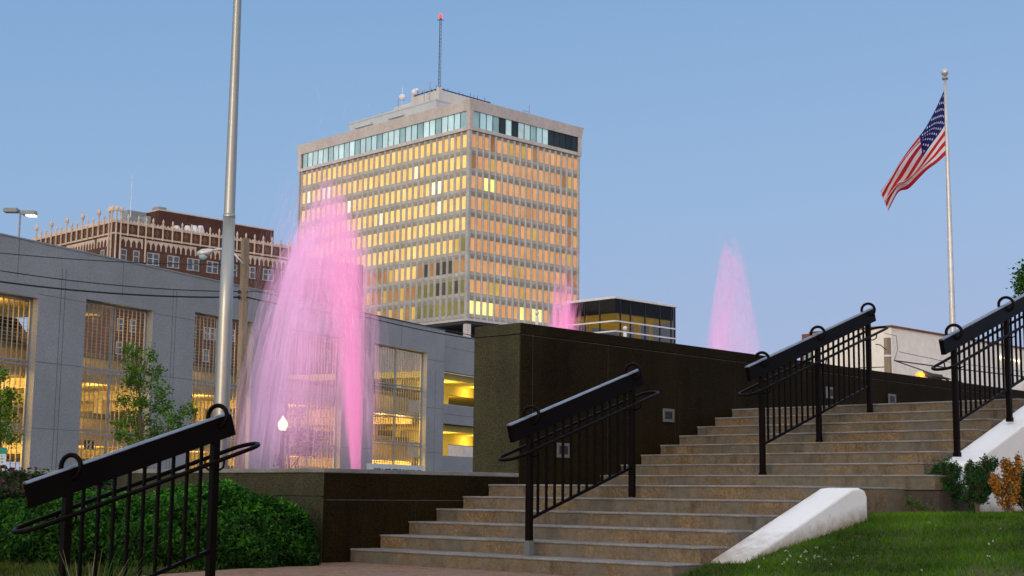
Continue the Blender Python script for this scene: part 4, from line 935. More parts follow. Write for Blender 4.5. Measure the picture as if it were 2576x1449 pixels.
# glazed top floor
tr = MB()
OV = .35
tr.box(TF, -OV*.4, RWD+OV*.4, -OV*.4, LW+OV*.4, ZT, 67.45)
Pt = [TF.p(-.15, -.15, 70.5), TF.p(RWD+.15, -.15, 70.5), TF.p(RWD+.15, LW+.15, 70.5), TF.p(-.15, LW+.15, 70.5), TF.p(-.45, -.45, 72.5), TF.p(RWD+.45, -.45, 72.5), TF.p(RWD+.45, LW+.45, 72.5), TF.p(-.45, LW+.45, 72.5)]
tr.hexa(Pt)
tr.box(TF, -.13, .85, -.13, .85, 67.452, 70.498); tr.box(TF, RWD-.7, RWD+.13, -.13, .7, 67.452, 70.498); tr.box(TF, -.13, .7, LW-.8, LW+.13, 67.452, 70.498)
tr.build('crown_band', 'tower_pale', tow)
m = MB(); m.box(TF, .3, RWD-.25, .3, LW-.25, 67.44, 70.51); m.build('top_floor_core', 'dark', tow)
tg = MB(); tm = MB(); TGM = ['top_pale', 'top_teal', 'top_dark']
for fk, n, a0, a1 in (('L', 29, 1.0, 51.8), ('R', 17, .95, 28.8)):
    fr = faces[fk]; pt = (a1-a0)/n
    for i in range(n):
        a = a0+i*pt
        if fk == 'R': ty = 2 if i >= 12 or i in (4, 6) else (0 if i % 3 else 1)
        else: ty = 1 if random.random() < .25 else 0
        tg.box(fr, a+.05, a+pt-.05, -.25, -.18, 67.5, 70.48, ty); tm.box(fr, a-.05, a+.05, -.24, -.08, 67.46, 70.49)
    tm.box(fr, a1-.05, a1+.05, -.24, -.08, 67.46, 70.49)
tg.build('top_glazing', TGM, tow); tm.build('mullions', 'dark', tow)
# underside and legs
m = MB(); m.box(TF, .1, RWD-.1, .1, LW-.1, ZB-.55, ZB-.002); m.build('soffit', 'dark', tow)
m = MB(); m.box(TF, -.05, RWD+.05, -.05, LW+.05, ZB-.0, ZB+.40); m.build('base_band', 'tower_pale', tow)
for a in (.7, 14.8, 28.9):
    for b_ in (.7, 14, 27, 40, 52):
        if a < 1 or b_ < 1:
            m = MB(); m.box(TF, a-.5, a+.5, b_-.5, b_+.5, -1, ZB-.551); m.build('column', 'tower_pale', tow)
m = MB(); m.box(TF, 5, RWD-4, 8, LW-6, -1, ZB-.552); m.build('lobby', 'dark', tow)
m = MB(); m.box(TF, -6, RWD+6, -6, LW+6, -1, 27.3); m.build('podium', 'tower_pale', tow)
# penthouse and roof clutter
pa = onpl(*(724.5+520*.2969, 1045*.2969), T0+TR*6, TR); pb_ = onpl(*(724.5+1255*.2969, 838*.2969), T0+TR*6, TR)
la, lb = (pa-T0)@TL, (pb_-T0)@TL
ph = MB(); ph.box(TF, 6, RWD-5, lb, la, 72.0, pa[2]-.25); ph.build('plant_room', 'tower_pent', tow)
ph = MB(); ph.box(TF, 5.9, RWD-4.9, lb-.1, la+.1, pa[2]-.249, pa[2]+.1)
for (x0, y0, x1, y1) in ((580, 1085, 725, 1045), (865, 1005, 985, 975)):
    q0 = onpl(724.5+x0*.2969, y0*.2969, T0+TR*5.9, TR); q1 = onpl(724.5+x1*.2969, y1*.2969, T0+TR*5.9, TR)
    ph.box(TF, 5.2, 6.0, (q1-T0)@TL, (q0-T0)@TL, q0[2]-.25, q0[2]+.2)
ph.build('plant_room_trim', 'tower_pent', tow)
c0 = onpl(724.5+1280*.2969, 740*.2969, T0+TR*8, TR); c1 = onpl(724.5+1045*.2969, 815*.2969, T0+TR*8, TR)
l0, l1 = (c0-T0)@TL, (c1-T0)@TL
ph = MB(); ph.box(TF, 8, RWD-7, l0, l1, 72, c0[2]-.55); ph.box(TF, 8, 8.8, l0, l0+.8, c0[2]-.549, c0[2]+.1); ph.box(TF, 8, 8.6, l1-.6, l1, c0[2]-.549, c0[2]-.1); ph.box(TF, 8.2, 9.4, l0+1.5, l0+1.9, c0[2]-.549, c0[2]-.2)
ph.box(TF, 8.0, RWD-7, l1+.01, l1+5.5, 72, c0[2]-1.5)
ph.build('upper_plant_room', surf('plant_concrete', (.62, .60, .57), (.50, .48, .45), .3, .8, streak=True), tow)
ph = MB()
ph.tube([TF.p(8.3, l0+.3, c0[2]-.1), TF.p(8.3, l1, c0[2]-.15)], .12, 6); ph.tube([TF.p(8.3, l0+.3, c0[2]-.1), TF.p(RWD-7.4, l0+.3, c0[2]-.3)], .12, 6); ph.tube([TF.p(8.3, l0+.3, c0[2]-.7), TF.p(RWD-7.4, l0+.3, c0[2]-.8)], .07, 6)
for i in range(14): ph.tube([TF.p(8.6+i*1.0, l0+.3, c0[2]-1.3), TF.p(8.6+i*1.0, l0+.3, c0[2]+random.uniform(-.2, .7))], .05, 5)
for i in range(5): ph.tube([TF.p(8.3, l0+1.2+i*1.4, c0[2]-1.3), TF.p(8.3, l0+1.2+i*1.4, c0[2]+random.uniform(-.1, .9))], .05, 5)
ph.build('roof_railing', surf('rusty_rail', (.10, .05, .05), None, 1, .8), tow)
for (x, y, r) in ((1075, 785, .75), (1092, 766, .45), (970, 825, .7)):
    q = onpl(724.5+x*.2969, y*.2969, T0+TR*8.5, TR); m = MB()
    m.lathe(q, [(r*math.sin(a), -r*math.cos(a)) for a in np.linspace(.05, PI-.05, 10)], 14); m.tube([(q[0], q[1], 72.2), (q[0], q[1], q[2]+(2.2 if x == 970 else -.2))], .07, 6)
    m.build('antenna_dish', 'white', tow, smooth=True)
for (x, y0, y1) in ((1203, 690, 790), (1155, 760, 830), (935, 840, 910), (702, 985, 1040), (800, 950, 1030), (735, 990, 1050)):
    q0 = onpl(724.5+x*.2969, y0*.2969, T0+TR*6.5, TR); m = MB(); m.tube([(q0[0], q0[1], 72.2), q0], .07, 5); m.build('whip_aerial', 'roof_grey', tow)
# television aerial at the right of the roof
q = onpl(724.5+2045*.2969, 890*.2969, T0+TL*2, TL); m = MB(); m.tube([(q[0], q[1], 72.4), q], .07, 5)
q2 = onpl(724.5+1992*.2969, 935*.2969, T0+TL*2, TL)
for z in (q[2]-1.4, q[2]-2.3): m.tube([(q[0], q[1], z), (q2[0], q2[1], z-.0)], .05, 5)
m.tube([(q2[0], q2[1], q2[2]), (q2[0], q2[1], q2[2]-1.2)], .05, 5); m.build('roof_aerial', 'roof_grey', tow)
# lattice mast with beacon
mt = thing('radio_mast', 'slender lattice radio mast with a glowing red beacon on the tower roof', 'mast', TF.p(8.4, l0+.4, c0[2]))
zt_ = onpl(724.5+1285*.2969, 160*.2969, T0+TR*8.4, TR)[2]; b = TF.p(8.4, l0+.4, 0)
m = MB(); legs = [A3(math.cos(a), math.sin(a), 0)*.26 for a in (0.3, 2.4, 4.5)]
for l in legs: m.tube([b+l+A3(0, 0, c0[2]), b+l*.8+A3(0, 0, zt_)], .048, 5)
z = c0[2]; i = 0
while z < zt_-.8:
    for j in range(3): m.tube([b+legs[j]*.95+A3(0, 0, z), b+legs[(j+1) % 3]*.95+A3(0, 0, z+.75)], .022, 4)
    z += .75
m.build('lattice', surf('mast_steel', (.12, .13, .16), None, 1, .7), mt)
m = MB(); m.tube([b+A3(-.7, 0, zt_-.3), b+A3(.7, 0, zt_-.3)], .08, 5); m.tube([b+A3(0, 0, zt_-.3), b+A3(0, 0, zt_+.05)], .2, 6); m.build('lamp_bracket', 'dark', mt)
m = MB(); m.lathe(b+A3(0, 0, zt_+.05), [(.22, 0), (.40, .2), (.38, .6), (.2, .95), (.06, 1.02)], 14); m.build('beacon', 'beacon', mt, smooth=True)

# ================================================================== brick hotel
a45 = math.radians(45); HR = A3(math.sin(a45), math.cos(a45), 0); HL = A3(-math.cos(a45), math.sin(a45), 0)
H0 = atY(290, 545, 204); H0 = A3(H0[0], H0[1], 0); HT = 38.5
hot = thing('brick_building', 'old brown brick building with cream gothic terracotta parapet and pinnacles', 'building', H0+HR*20+HL*12+A3(0, 0, -1))
HF = Fr(H0, HR, HL); hf = {'R': Fr(H0, HR, -HL), 'L': Fr(H0, HL, -HR)}
LR, LL = 45.7, 24.4
m = MB(); m.box(HF, 0, 33.5, 0, LL, -1, HT); m.box(HF, 33.51, LR, .6, LL, -1, HT-1.0); m.build('wall', 'brick', hot)
pr = MB()
for fk, Wd in (('R', 33.5), ('L', LL)):
    fr = hf[fk]
    e = .0 if fk == 'R' else .141
    pr.box(fr, e-.14 if fk == 'R' else e, Wd, .001, .14, HT-.30, HT+.03); pr.box(fr, e-.14 if fk == 'R' else e, Wd, .001, .13, HT-1.95, HT-1.72)
    n = int(Wd/.55)
    for i in range(n):          # scalloped cresting
        a = .3+i*.55; pr.prism([fr.p(a-.2, .03, HT+.03), fr.p(a+.2, .03, HT+.03), fr.p(a, .03, HT+.32)], fr.Y*.1)
pr.build('parapet_courses', 'terracotta', hot)
ar = MB(); dm = MB()
def arcade(fr, a0, a1, z1=36.15, pitch=.83):
    n = max(1, round((a1-a0)/pitch)); p = (a1-a0)/n; h = 1.1
    ar.box(fr, a0-.06, a1+.06, .001, .10, z1-.001, z1+.13)
    for i in range(n+1):
        a = a0+i*p; ar.box(fr, a-.085, a+.085, .001, .09, z1-h-.12, z1-.002)
        for sg in (-1, 1):
            if (i == 0 and sg < 0) or (i == n and sg > 0): continue
            ar.prism([fr.p(a+sg*.086, .002, z1-.80), fr.p(a+sg*.13, .002, z1-.52), fr.p(a+sg*p*.31, .002, z1-.30), fr.p(a+sg*p*.49, .002, z1-.13), fr.p(a+sg*p*.49, .002, z1-.003), fr.p(a+sg*.086, .002, z1-.003)], fr.Y*.07)
for a0, a1 in ((.95, 4.45), (5.05, 13.4), (15.3, 17.6), (18.2, 33.0)): arcade(hf['R'], a0, a1)
for a0, a1 in ((.95, 4.6), (5.4, 13.4), (14.2, 23.6)): arcade(hf['L'], a0, a1)
ar.build('arcade_trim', 'terracotta', hot)
def pinnacle(fr, a, tall, fin):
    p = MB(); w = .085
    z0 = 33 if tall else HT-2.05
    p.box(fr, a-w, a+w, .145, .145+2*w, z0, HT+(.55 if not fin else .85))
    b_ = fr.p(a, .145+w, HT+(.55 if not fin else .85))
    if fin: p.lathe(b_, [(.10, 0), (.17, .12), (.12, .25), (.28, .5), (.30, .8), (.2, 1.05), (.10, 1.2), (.08, 1.3), (.02, 1.5)], 8)
    else: p.lathe(b_, [(.15, 0), (.16, .08), (.12, .3), (.03, .55)], 6)
    p.build('pinnacle', 'terracotta', hot)
RP = [.04, .78, 1.91, 3.58, 4.83, 5.95]+[7.6+1.6*i for i in range(16)]
for i, a in enumerate(RP):
    pinnacle(hf['R'], a+.05, a in (.04, .78, 4.83), a in (.04, .78))
    if 1 <= i < len(RP)-1:
        ac = (a+RP[i+1])/2+.05; fr = hf['R']
        for s0, s1, mi in ((.42, .62, 0), (.30, .44, 0)): pass
        dm = MB()
        for q in range(4):
            cs_ = [(.33, 0), (0, .55), (-.33, 0), (0, -.55)]; (x0, z0), (x1, z1) = cs_[q], cs_[(q+1) % 4]; k2 = .70
            dm.prism([fr.p(ac+x0, .002, HT-1.0+z0), fr.p(ac+x1, .002, HT-1.0+z1), fr.p(ac+x1*k2, .002, HT-1.0+z1*k2), fr.p(ac+x0*k2, .002, HT-1.0+z0*k2)], fr.Y*.05)
        dm.prism([fr.p(ac+x, .002, HT-1.0+z) for x, z in ((.1, 0), (0, .18), (-.1, 0), (0, -.18))], fr.Y*.05); dm.build('diamond_ornament', 'tan_brick', hot)
LP_ = [.5, 1.2]+[2.6+1.55*i for i in range(14)]
for i, a in enumerate(LP_):
    pinnacle(hf['L'], a, i < 2, i < 2 or i % 3 == 0)
    if 1 <= i < len(LP_)-1:
        ac = (a+LP_[i+1])/2; fr = hf['L']
        dm = MB()
        for q in range(4):
            cs_ = [(.33, 0), (0, .55), (-.33, 0), (0, -.55)]; (x0, z0), (x1, z1) = cs_[q], cs_[(q+1) % 4]; k2 = .70
            dm.prism([fr.p(ac+x0, .002, HT-1.0+z0), fr.p(ac+x1, .002, HT-1.0+z1), fr.p(ac+x1*k2, .002, HT-1.0+z1*k2), fr.p(ac+x0*k2, .002, HT-1.0+z0*k2)], fr.Y*.05)
        dm.build('diamond_ornament', 'tan_brick', hot)
hw_n = 0
def hwin(fr, a, c, w=.5, h=.85):
    f_ = MB(); f_.box(fr, a-w, a+w, .001, .05, c+h-.13, c+h); f_.box(fr, a-w-.05, a+w+.05, .001, .07, c-h-.12, c-h); f_.box(fr, a-w, a-w+.12, .001, .05, c-h+.001, c+h-.131); f_.box(fr, a+w-.12, a+w, .001, .05, c-h+.001, c+h-.131); f_.box(fr, a-w+.121, a+w-.121, .001, .04, c-.06, c+.06)
    fo = f_.build('window', 'hotel_trim', hot)
    g_ = MB(); g_.quad(fr.p(a-w+.12, .006, c-h), fr.p(a+w-.12, .006, c-h), fr.p(a+w-.12, .006, c+h-.13), fr.p(a-w+.12, .006, c+h-.13)); g_.build('pane', 'hotel_glass', fo)
for k in range(7):
    c = 33.7-3.3*k
    for a in (1.58, 3.6, 5.85, 6.85, 9.2, 10.2, 12.55, 13.6, 15.9, 16.9, 19.3, 20.3, 22.6, 23.6, 26, 27, 29.4, 30.4, 32.6):
        if k < 4 or a < 16: hwin(hf['R'], a, c)
for k in range(2):
    for a in (3, 7, 11, 15, 19): hwin(hf['L'], a, 33.7-3.3*k)
for k in range(5):
    for a in (36, 38.8, 41.5, 44): hwin(Fr(H0+HL*.6, HR, -HL), a, 35.3-3.3*k, .5, .95)
# penthouse block and roof units
PO = H0+HL*6; PX = lambda x, y: onpl(x, y, PO, HL)
pA, pB, pC = PX(400, 527), PX(555, 551), PX(700, 574)
a_ = [((p-H0)@HR) for p in (pA, pB, pC)]
m = MB(); m.box(HF, a_[0], a_[1]+.5, 6.0, 12, 38.4, pA[2]-.12); m.box(HF, a_[1]+.51, a_[2], 7.2, 13, 38.4, pA[2]-.15); ph_ = m.build('penthouse', 'brick_pent', hot)
m = MB(); m.box(HF, a_[0]-.05, a_[1]+.52, 5.95, 12.05, pA[2]-.118, pA[2]+.06); m.box(HF, a_[1]+.53, a_[2]+.05, 7.15, 13.05, pA[2]-.148, pA[2]+.03); m.build('coping', 'terracotta', ph_)
Qz = lambda x, y: (254.9+x*.1389, 509.8+y*.1389)
for (x0, y0, x1, y1, dpt) in ((485, 115, 820, 240, 9), (1035, 65, 1185, 135, 9), (810, 225, 895, 345, 3.5), (480, 235, 750, 330, 5)):
    q0 = onpl(*Qz(x0, y0), H0+HL*dpt, HL); q1 = onpl(*Qz(x1, y1), H0+HL*dpt, HL)
    m = MB(); m.box(HF, (q0-H0)@HR, (q1-H0)@HR, dpt, dpt+1.8, min(q1[2], 38.45), q0[2]-.1 if x0 != 1035 else q0[2]); m.build('roof_unit', 'roof_grey', hot, bevel=.05)
q = onpl(333, 440, H0+HL*7, HL); m = MB(); m.tube([(q[0], q[1], 38), q], [.09, .05], 6); m.build('roof_pole', 'white', hot)
# white tarp bundles along the parapet
for x in (1365, 1560, 1690, 1800):
    q = onpl(*Qz(x, 450), H0+HL*2, HL); m = MB(); m.lathe((q[0], q[1], 38.3), [(.75, 0), (.7, .4), (.35, q[2]-38.3+.25), (.05, q[2]-38.3+.3)], 7); m.build('roof_bundle', 'white', hot)

# ================================================================== right: warehouse, pavilion
B0 = atY(2242, 823, 70); BZ = B0[2]; B0 = A3(B0[0], B0[1], 0)
wh = thing('warehouse', 'plain cream stuccoed warehouse behind the granite wall at right', 'building', B0+HR*8+A3(0, 0, -1))
WF = Fr(B0, HR, HL)
m = MB(); m.box(WF, 0, 16, 0, 4.55, -1, BZ); m.box(WF, 16.01, 30, .02, 4.5, -1, BZ-.15); m.build('wall', 'stucco', wh)
m = MB(); m.box(WF, -.08, 16.05, -.08, 4.6, BZ+.001, BZ+.09); m.build('roof_edge', 'rust', wh)
m = MB()
for i in range(6): m.box(WF, .6, 3, 4.58+i*.14, 4.67+i*.14, -1, 8.75)
m.box(WF, .66, 3, 4.58, 5.38, -1, 8.7); m.build('corrugated_side', 'corr', wh)
m = MB(); m.box(WF, .55, 3, 4.56, 5.45, 8.76, 8.95); m.box(WF, .58, .7, 5.38, 5.48, -1, 8.75); m.build('rusty_trim', 'rust', wh)
m = MB()
for a in (11.2, 12.1, 13.0): m.box(WF, a-.30, a+.30, -.10, -.002, 8.16-.03*a+.36, 8.22-.03*a+.36)
m.build('wall_light', 'lamp_white', wh)
P0 = atY(1548, 745, 60); PZ = P0[2]; P0 = A3(P0[0], P0[1], 0)
pv = thing('glass_pavilion', 'small flat roofed pavilion of dark glass lit yellow inside, above the granite wall', 'pavilion', P0+HR*2+HL*1.3+A3(0, 0, -1))
PF = Fr(P0, HR, HL)
m = MB(); m.box(PF, -.06, 4.0, -.06, 2.75, PZ-.10, PZ); m.build('roof_edge', 'white', pv, bevel=.01)
m = MB()
for a0, a1 in ((.012, .33), (.37, .97), (1.01, 1.92), (1.96, 2.9), (2.94, 3.66), (3.70, 3.92)): m.box(PF, a0, a1, 0, .02, -.9, PZ-.102)
for b0, b1 in ((.021, .86), (.90, 1.70), (1.74, 2.6)): m.box(PF, 0, .02, b0, b1, -.9, PZ-.102)
m.build('glass_pane', 'smoked', pv)
m = MB()
for a in (.35, .99, 1.94, 2.92, 3.68, 3.94): m.box(PF, a-.02, a+.02, .003, .06, -.9, PZ-.103)
for b in (.88, 1.72, 2.62): m.box(PF, .003, .06, b-.02, b+.02, -.9, PZ-.103)
m.build('mullion', 'dark', pv)
m = MB()
for z in (PZ-1.03, PZ-1.45): m.box(PF, -.05, 3.98, -.05, -.004, z-.03, z+.03); m.box(PF, -.05, -.004, -.003, 2.7, z-.03, z+.03)
m.build('rail', 'white', pv)
m = MB(); m.box(PF, .15, 3.8, .15, 2.6, PZ-.75, PZ-.68); m.box(PF, .1, 3.9, 2.5, 2.6, PZ-1.0, PZ-.76); m.build('ceiling', 'beam_in', pv)
m = MB(); m.box(PF, .08, 3.9, .08, 2.58, PZ-.66, PZ-.12); m.build('roof_void', 'dark', pv)
for a, b in ((.9, .5), (1.9, .5), (2.9, .5), (.4, 1.8), (3.4, 1.6)):
    m = MB(); m.box(PF, a-.06, a+.06, b-.06, b+.06, -.9, PZ-.755); m.build('column', 'beam_in', pv)

# ball topped posts behind the granite wall
for x, y, Y, lab in ((1351, 787, 30, 'small ball topped white post by the base of the tower windows'), (1572.5, 826, 27, 'small ball topped white post in front of the glass pavilion')):
    q = atY(x, y, Y); t0 = thing('ball_post', lab, 'post', (q[0], q[1], 1.9))
    m = MB(); m.lathe((q[0], q[1], 0), [(.045, 1.9), (.035, q[2]-.12), (.03, q[2]-.07)], 10); m.build('shaft', 'white', t0, smooth=True)
    m = MB(); m.lathe(q, [(.042*math.sin(a), -.042*math.cos(a)) for a in np.linspace(.05, PI-.05, 10)], 12); m.build('ball', 'white', t0, smooth=True)
# orange lit lamp just above the wall
q = atY(2315, 944, 32); lo_ = thing('street_light', 'glowing orange sodium street light just above the granite wall', 'street light', (q[0]+.3, q[1], -1))
m = MB(); m.lathe(q, [(.10*math.sin(a), -.085*math.cos(a)) for a in np.linspace(.05, PI-.05, 10)], 14); m.build('bulb', 'lamp_orange', lo_, smooth=True)
hd = atY(2357, 949, 32); m = MB(); m.tube([q+A3(.06, 0, .06), hd+A3(-.12, 0, .02), hd+A3(.11, 0, 0)], [.05, .07, .06], 8); m.build('lamp_head', 'dark', lo_)
m = MB(); m.tube([hd+A3(.1, 0, 0), hd+A3(.25, .05, -.05), (hd[0]+.3, hd[1]+.05, -1)], .035, 8); m.build('post', 'dark', lo_)
pl = plamp(q+A3(0, -.12, 0), 7, (1, .4, .06), .05)

# utility poles and lines
UP1 = atY(605, 1180, 58); tp = atY(617, 600, 58)
up1 = thing('utility_pole', 'square weathered wooden utility pole beside the tall aluminium pole', 'utility pole', (UP1[0], UP1[1], -1))
m = MB(); m.tube([(UP1[0], UP1[1], -1), (tp[0], tp[1], tp[2])], [.215, .165], 4); m.build('shaft', 'wood_pole', up1)
def uz(y): f = (1180-y)/580; return UP1*(1-f)+tp*f
m = MB()
for y in (738, 752): m.lathe(uz(y)+A3(-.16, -.2, 0), [(.03, -.08), (.06, -.03), (.06, .03), (.03, .08)], 8)
m.tube([uz(680)+A3(-.2, -.2, 0), uz(690)+A3(-.42, -.2, -.05), uz(700)+A3(-.2, -.2, -.1)], .02, 5)
m.build('insulators', 'dark', up1)
k = 58/FPX
arm = [uz(668)+A3(0, -.2, 0)]+[atY(x, y, 57.8) for x, y in ((598, 648), (585, 634), (565, 627), (545, 627), (530, 631))]
cl_ = thing('cobra_head_lamp', 'unlit cobra head street lamp on a curved arm from the wooden pole', 'street light', arm[0])
m = MB(); m.tube(arm, .035, 8); m.build('arm', 'alum_white', cl_, smooth=True)
hp = [atY(x, y, 57.8) for x, y in ((537, 629), (525, 634), (508, 637), (495, 638))]
m = MB(); m.tube(hp, [.05, .15, .17, .06], 12); m.build('lamp_head', 'alum_white', cl_, smooth=True)
c = atY(510, 645, 57.8); m = MB(); m.lathe(c, [(.05, -.12), (.13, -.08), (.16, 0), (.14, .06)], 12); m.build('lens', 'top_teal', cl_, smooth=True)
def wire(label, pts, r=.02, sag=0, n=14):
    P = [A3(*p) for p in pts]; out = []
    for a, b in zip(P[:-1], P[1:]):
        for i in range(n): 
            f = i/n; out.append(a*(1-f)+b*f-A3(0, 0, 1)*sag*4*f*(1-f))
    out.append(P[-1]); m = MB(); m.tube(out, r, 5)
    return tag(m.build('overhead_wire', 'wire', smooth=True), label, 'wire', 'overhead wires')
wire('thin top overhead wire crossing the garage parapet at left', [atY(-60, 630, 52), uz(668)+A3(-.2, -.2, 0)], .017, .15)
wire('middle overhead wire across the garage wall', [atY(-60, 671, 52), uz(738)+A3(-.15, -.22, 0)], .02, .2)
wire('thick lowest overhead wire across the garage wall', [atY(-60, 700, 52), uz(752)+A3(-.15, -.22, 0)], .034, .2)
wire('overhead wire passing behind the pink jet to the right of the pole', [uz(738)+A3(.15, -.22, 0), atY(640, 732, 60), atY(930, 790, 80), atY(1215, 850, 92)], .026, .0)
wire('thick overhead wire falling right of the pole behind the pink jet', [uz(752)+A3(.15, -.22, 0), atY(930, 800, 80), atY(1215, 856, 92)], .034, .1)
q = atY(2232, 850, 58); up2 = thing('utility_pole', 'wooden utility pole in front of the cream warehouse corner', 'utility pole', (q[0], q[1], -1))
m = MB(); m.tube([(q[0], q[1], -1), q], [.17, .14], 10); m.build('shaft', 'wood_pole', up2, smooth=True)
m = MB(); m.lathe(q+A3(0, 0, -.72), [(.142, -.04), (.15, -.035), (.15, .035), (.142, .04)], 10); m.build('band', 'white', up2)
qq = [atY(x, y, 57.5) for x, y in ((2230, 880), (2215, 868), (2203, 866))]; m = MB(); m.tube(qq, .02, 5); m.build('conduit', 'wire', up2)
qa = atY(2250, 907, 57)
for lab, pts, r in (('wire from the warehouse pole running right, upper of the pair', [qa, atY(2380, 925, 60), atY(2600, 950, 62)], .026), ('wire from the warehouse pole sloping down to the right', [qa, atY(2360, 945, 56), atY(2420, 962, 55)], .022),
                    ('faint wire high across the warehouse side wall', [atY(2225, 838, 66), atY(2255, 845, 64), atY(2258, 880, 62), qa], .013), ('thin wire across the middle of the warehouse side wall', [atY(2262, 885, 62), atY(2380, 910, 64), atY(2600, 938, 68)], .012),
                    ('wire from the far left of the warehouse to its pole', [atY(2010, 925, 60), atY(2150, 926, 59), atY(2232, 923, 58.2)], .02)):
    wire(lab, pts, r, 0)

# lit acorn street lamp
q = atY(711, 1083, 62); al = thing('acorn_lamp', 'lit acorn globe street lamp on a dark post behind the spray', 'street light', (q[0], q[1], -1))
m = MB(); m.lathe((q[0], q[1], 0), [(.22, -1), (.2, -.6), (.10, -.4), (.085, q[2]-.35), (.12, q[2]-.28), (.15, q[2]-.05), (.13, q[2])], 14); m.build('post', 'dark', al, smooth=True)
m = MB(); m.lathe(q, [(.12, .0), (.19, .12), (.215, .27), (.17, .40), (.09, .46)], 16); m.build('globe', 'lamp_warm', al, smooth=True)
m = MB(); m.lathe(q, [(.10, .462), (.11, .49), (.05, .55), (.02, .62)], 12); m.build('finial', 'lamp_warm', al, smooth=True)

# street sign cut by the left edge
q = atY(-6, 1160, 40); ss = thing('street_sign', 'green and white street sign on a brown post at the left edge', 'sign', (q[0], q[1], -1))
k = 40/FPX; SF = Fr((q[0], q[1], 0), (.97, .24, 0), (.24, -.97, 0))
zz = [z_at(8, y, 40) for y in (1126, 1142, 1170)]
m = MB(); m.box(SF, -.03, .03, -.06, -.01, -1, zz[1]); m.build('post', surf('brown_post', (.11, .03, .015), None, 3, .8), ss)
m = MB(); m.box(SF, -.22, .215, 0, .012, zz[2], zz[1]); m.build('lower_panel', 'wsign', ss)
m = MB(); m.box(SF, -.18, .22, 0, .014, zz[1]+.004, zz[0]); m.build('upper_panel', 'gsign', ss)
m = MB()
for (x0, x1, z0, z1) in ((-.1, .02, .80, .84), (.08, .13, .78, .86), (-.12, .03, .55, .59), (.07, .15, .52, .60), (-.15, .10, .25, .285)):
    m.box(SF, x0, x1, .0125, .016, zz[2]+(zz[1]-zz[2])*z0, zz[2]+(zz[1]-zz[2])*z1)
zc = zz[2]+(zz[1]-zz[2])*.267; m.prism([SF.p(.10, .0125, zc-.035), SF.p(.15, .0125, zc), SF.p(.10, .0125, zc+.035)], SF.Y*.004)
m.build('marking', 'gsign', ss)

# ------------------------------------------------------------------ young trees
def tree(name, label, px, py, Y, top, clusters, cols, leaf=.13, trunk=.07, dense=1.0, cat='tree'):
    base = atY(px, py, Y); base[2] = -1.0; root = thing(name, label, cat, base); k = Y/FPX
    tt = atY(*top, Y); tk = MB()
    ax = [base, base*.6+tt*.4+A3(.05, 0, 0), base*.25+tt*.75, tt]; tk.tube(ax, [trunk, trunk*.75, trunk*.42, .012], 8)
    LPs = []
    for (x, y, rx, ry, n) in clusters:
        c = atY(x, y, Y+rng.normal(0, .5)); R3 = A3(rx*k, max(rx, ry)*k, ry*k)
        f = np.clip((c[2]-base[2])/(tt[2]-base[2])-.22, .12, .9); st_ = base+(tt-base)*f
        tk.tube([st_, (st_+c)/2+A3(0, 0, -.05), c, c+A3(*rng.normal(0, .2, 2), R3[2])], [trunk*.35, trunk*.25, .012, .004], 5)
        for _ in range(5):
            e = c+unit(rng.normal(0, 1, 3))*R3*.9; tk.tube([c+A3(0, 0, -.1), e], [.01, .004], 4)
        n = int(n*dense*1.7); nsub = max(3, n//14); sub = c+unit(rng.normal(0, 1, (nsub, 3)))*R3*(rng.uniform(.2, 1, (nsub, 1))**.5)
        P = sub[rng.integers(0, nsub, n)]+rng.normal(0, leaf*.95, (n, 3)); LPs.append(P)
    tk.build('trunk', 'bark', root)
    P = np.vstack(LPs); Vv, f = leaf_quads(P, np.tile(A3(0, -.4, .7), (len(P), 1)), leaf, .6, .8)
    C = np.array(cols)[rng.integers(0, len(cols), len(P))]*rng.uniform(.5, 1.5, (len(P), 1))
    fast('crown', Vv, f, 'leaf', np.repeat(C, 4, 0), root); return root
yg = [(.075, .190, .012), (.105, .230, .018), (.045, .115, .010)]
tree('young_tree', 'slim young green tree in front of the second garage opening', 372, 1185, 56, (345, 868),
     [(330, 885, 20, 20, 150), (375, 893, 13, 18, 90), (335, 925, 26, 22, 170), (392, 935, 18, 26, 130), (322, 960, 16, 18, 80), (350, 968, 30, 20, 150), (408, 985, 20, 26, 150), (310, 1008, 20, 14, 90), (348, 1015, 34, 22, 180), (405, 1028, 30, 20, 170), (462, 1030, 12, 22, 70), (484, 1028, 9, 12, 50), (440, 1058, 34, 16, 160), (345, 1060, 44, 22, 240), (395, 1085, 48, 22, 260), (320, 1092, 34, 18, 160), (365, 1115, 45, 18, 200), (300, 1070, 14, 12, 60), (455, 1085, 22, 14, 90)], yg)
tree('young_tree', 'young green tree cut by the left edge before the garage', 5, 1190, 54, (2, 920), [(3, 940, 10, 16, 60), (-5, 1000, 40, 30, 240), (30, 1000, 18, 16, 80), (20, 1060, 26, 26, 150), (-10, 1090, 50, 40, 300), (30, 1100, 14, 20, 60)], yg)
tree('young_tree', 'thin sparse reddish tree behind the pink spray by the lamp', 735, 1190, 64, (716, 950), [(712, 965, 8, 12, 16), (720, 1000, 14, 18, 40), (740, 1040, 22, 20, 70), (745, 1090, 30, 22, 130), (760, 1130, 35, 20, 160), (700, 1150, 18, 14, 50), (790, 1100, 22, 18, 80)], [(.10, .07, .035), (.12, .08, .04), (.08, .07, .03)])
tree('leafy_tree', 'green tree just entering at the right edge above the rail', 2640, 1190, 34, (2610, 640), [(2574, 705, 9, 14, 90), (2568, 722, 8, 10, 60), (2577, 745, 10, 12, 70), (2600, 700, 40, 45, 500), (2620, 760, 45, 40, 500), (2640, 680, 50, 50, 400)], [(.03, .10, .016), (.045, .13, .02)], .10)
# distant tree line and low buildings beyond the garage are hidden by it

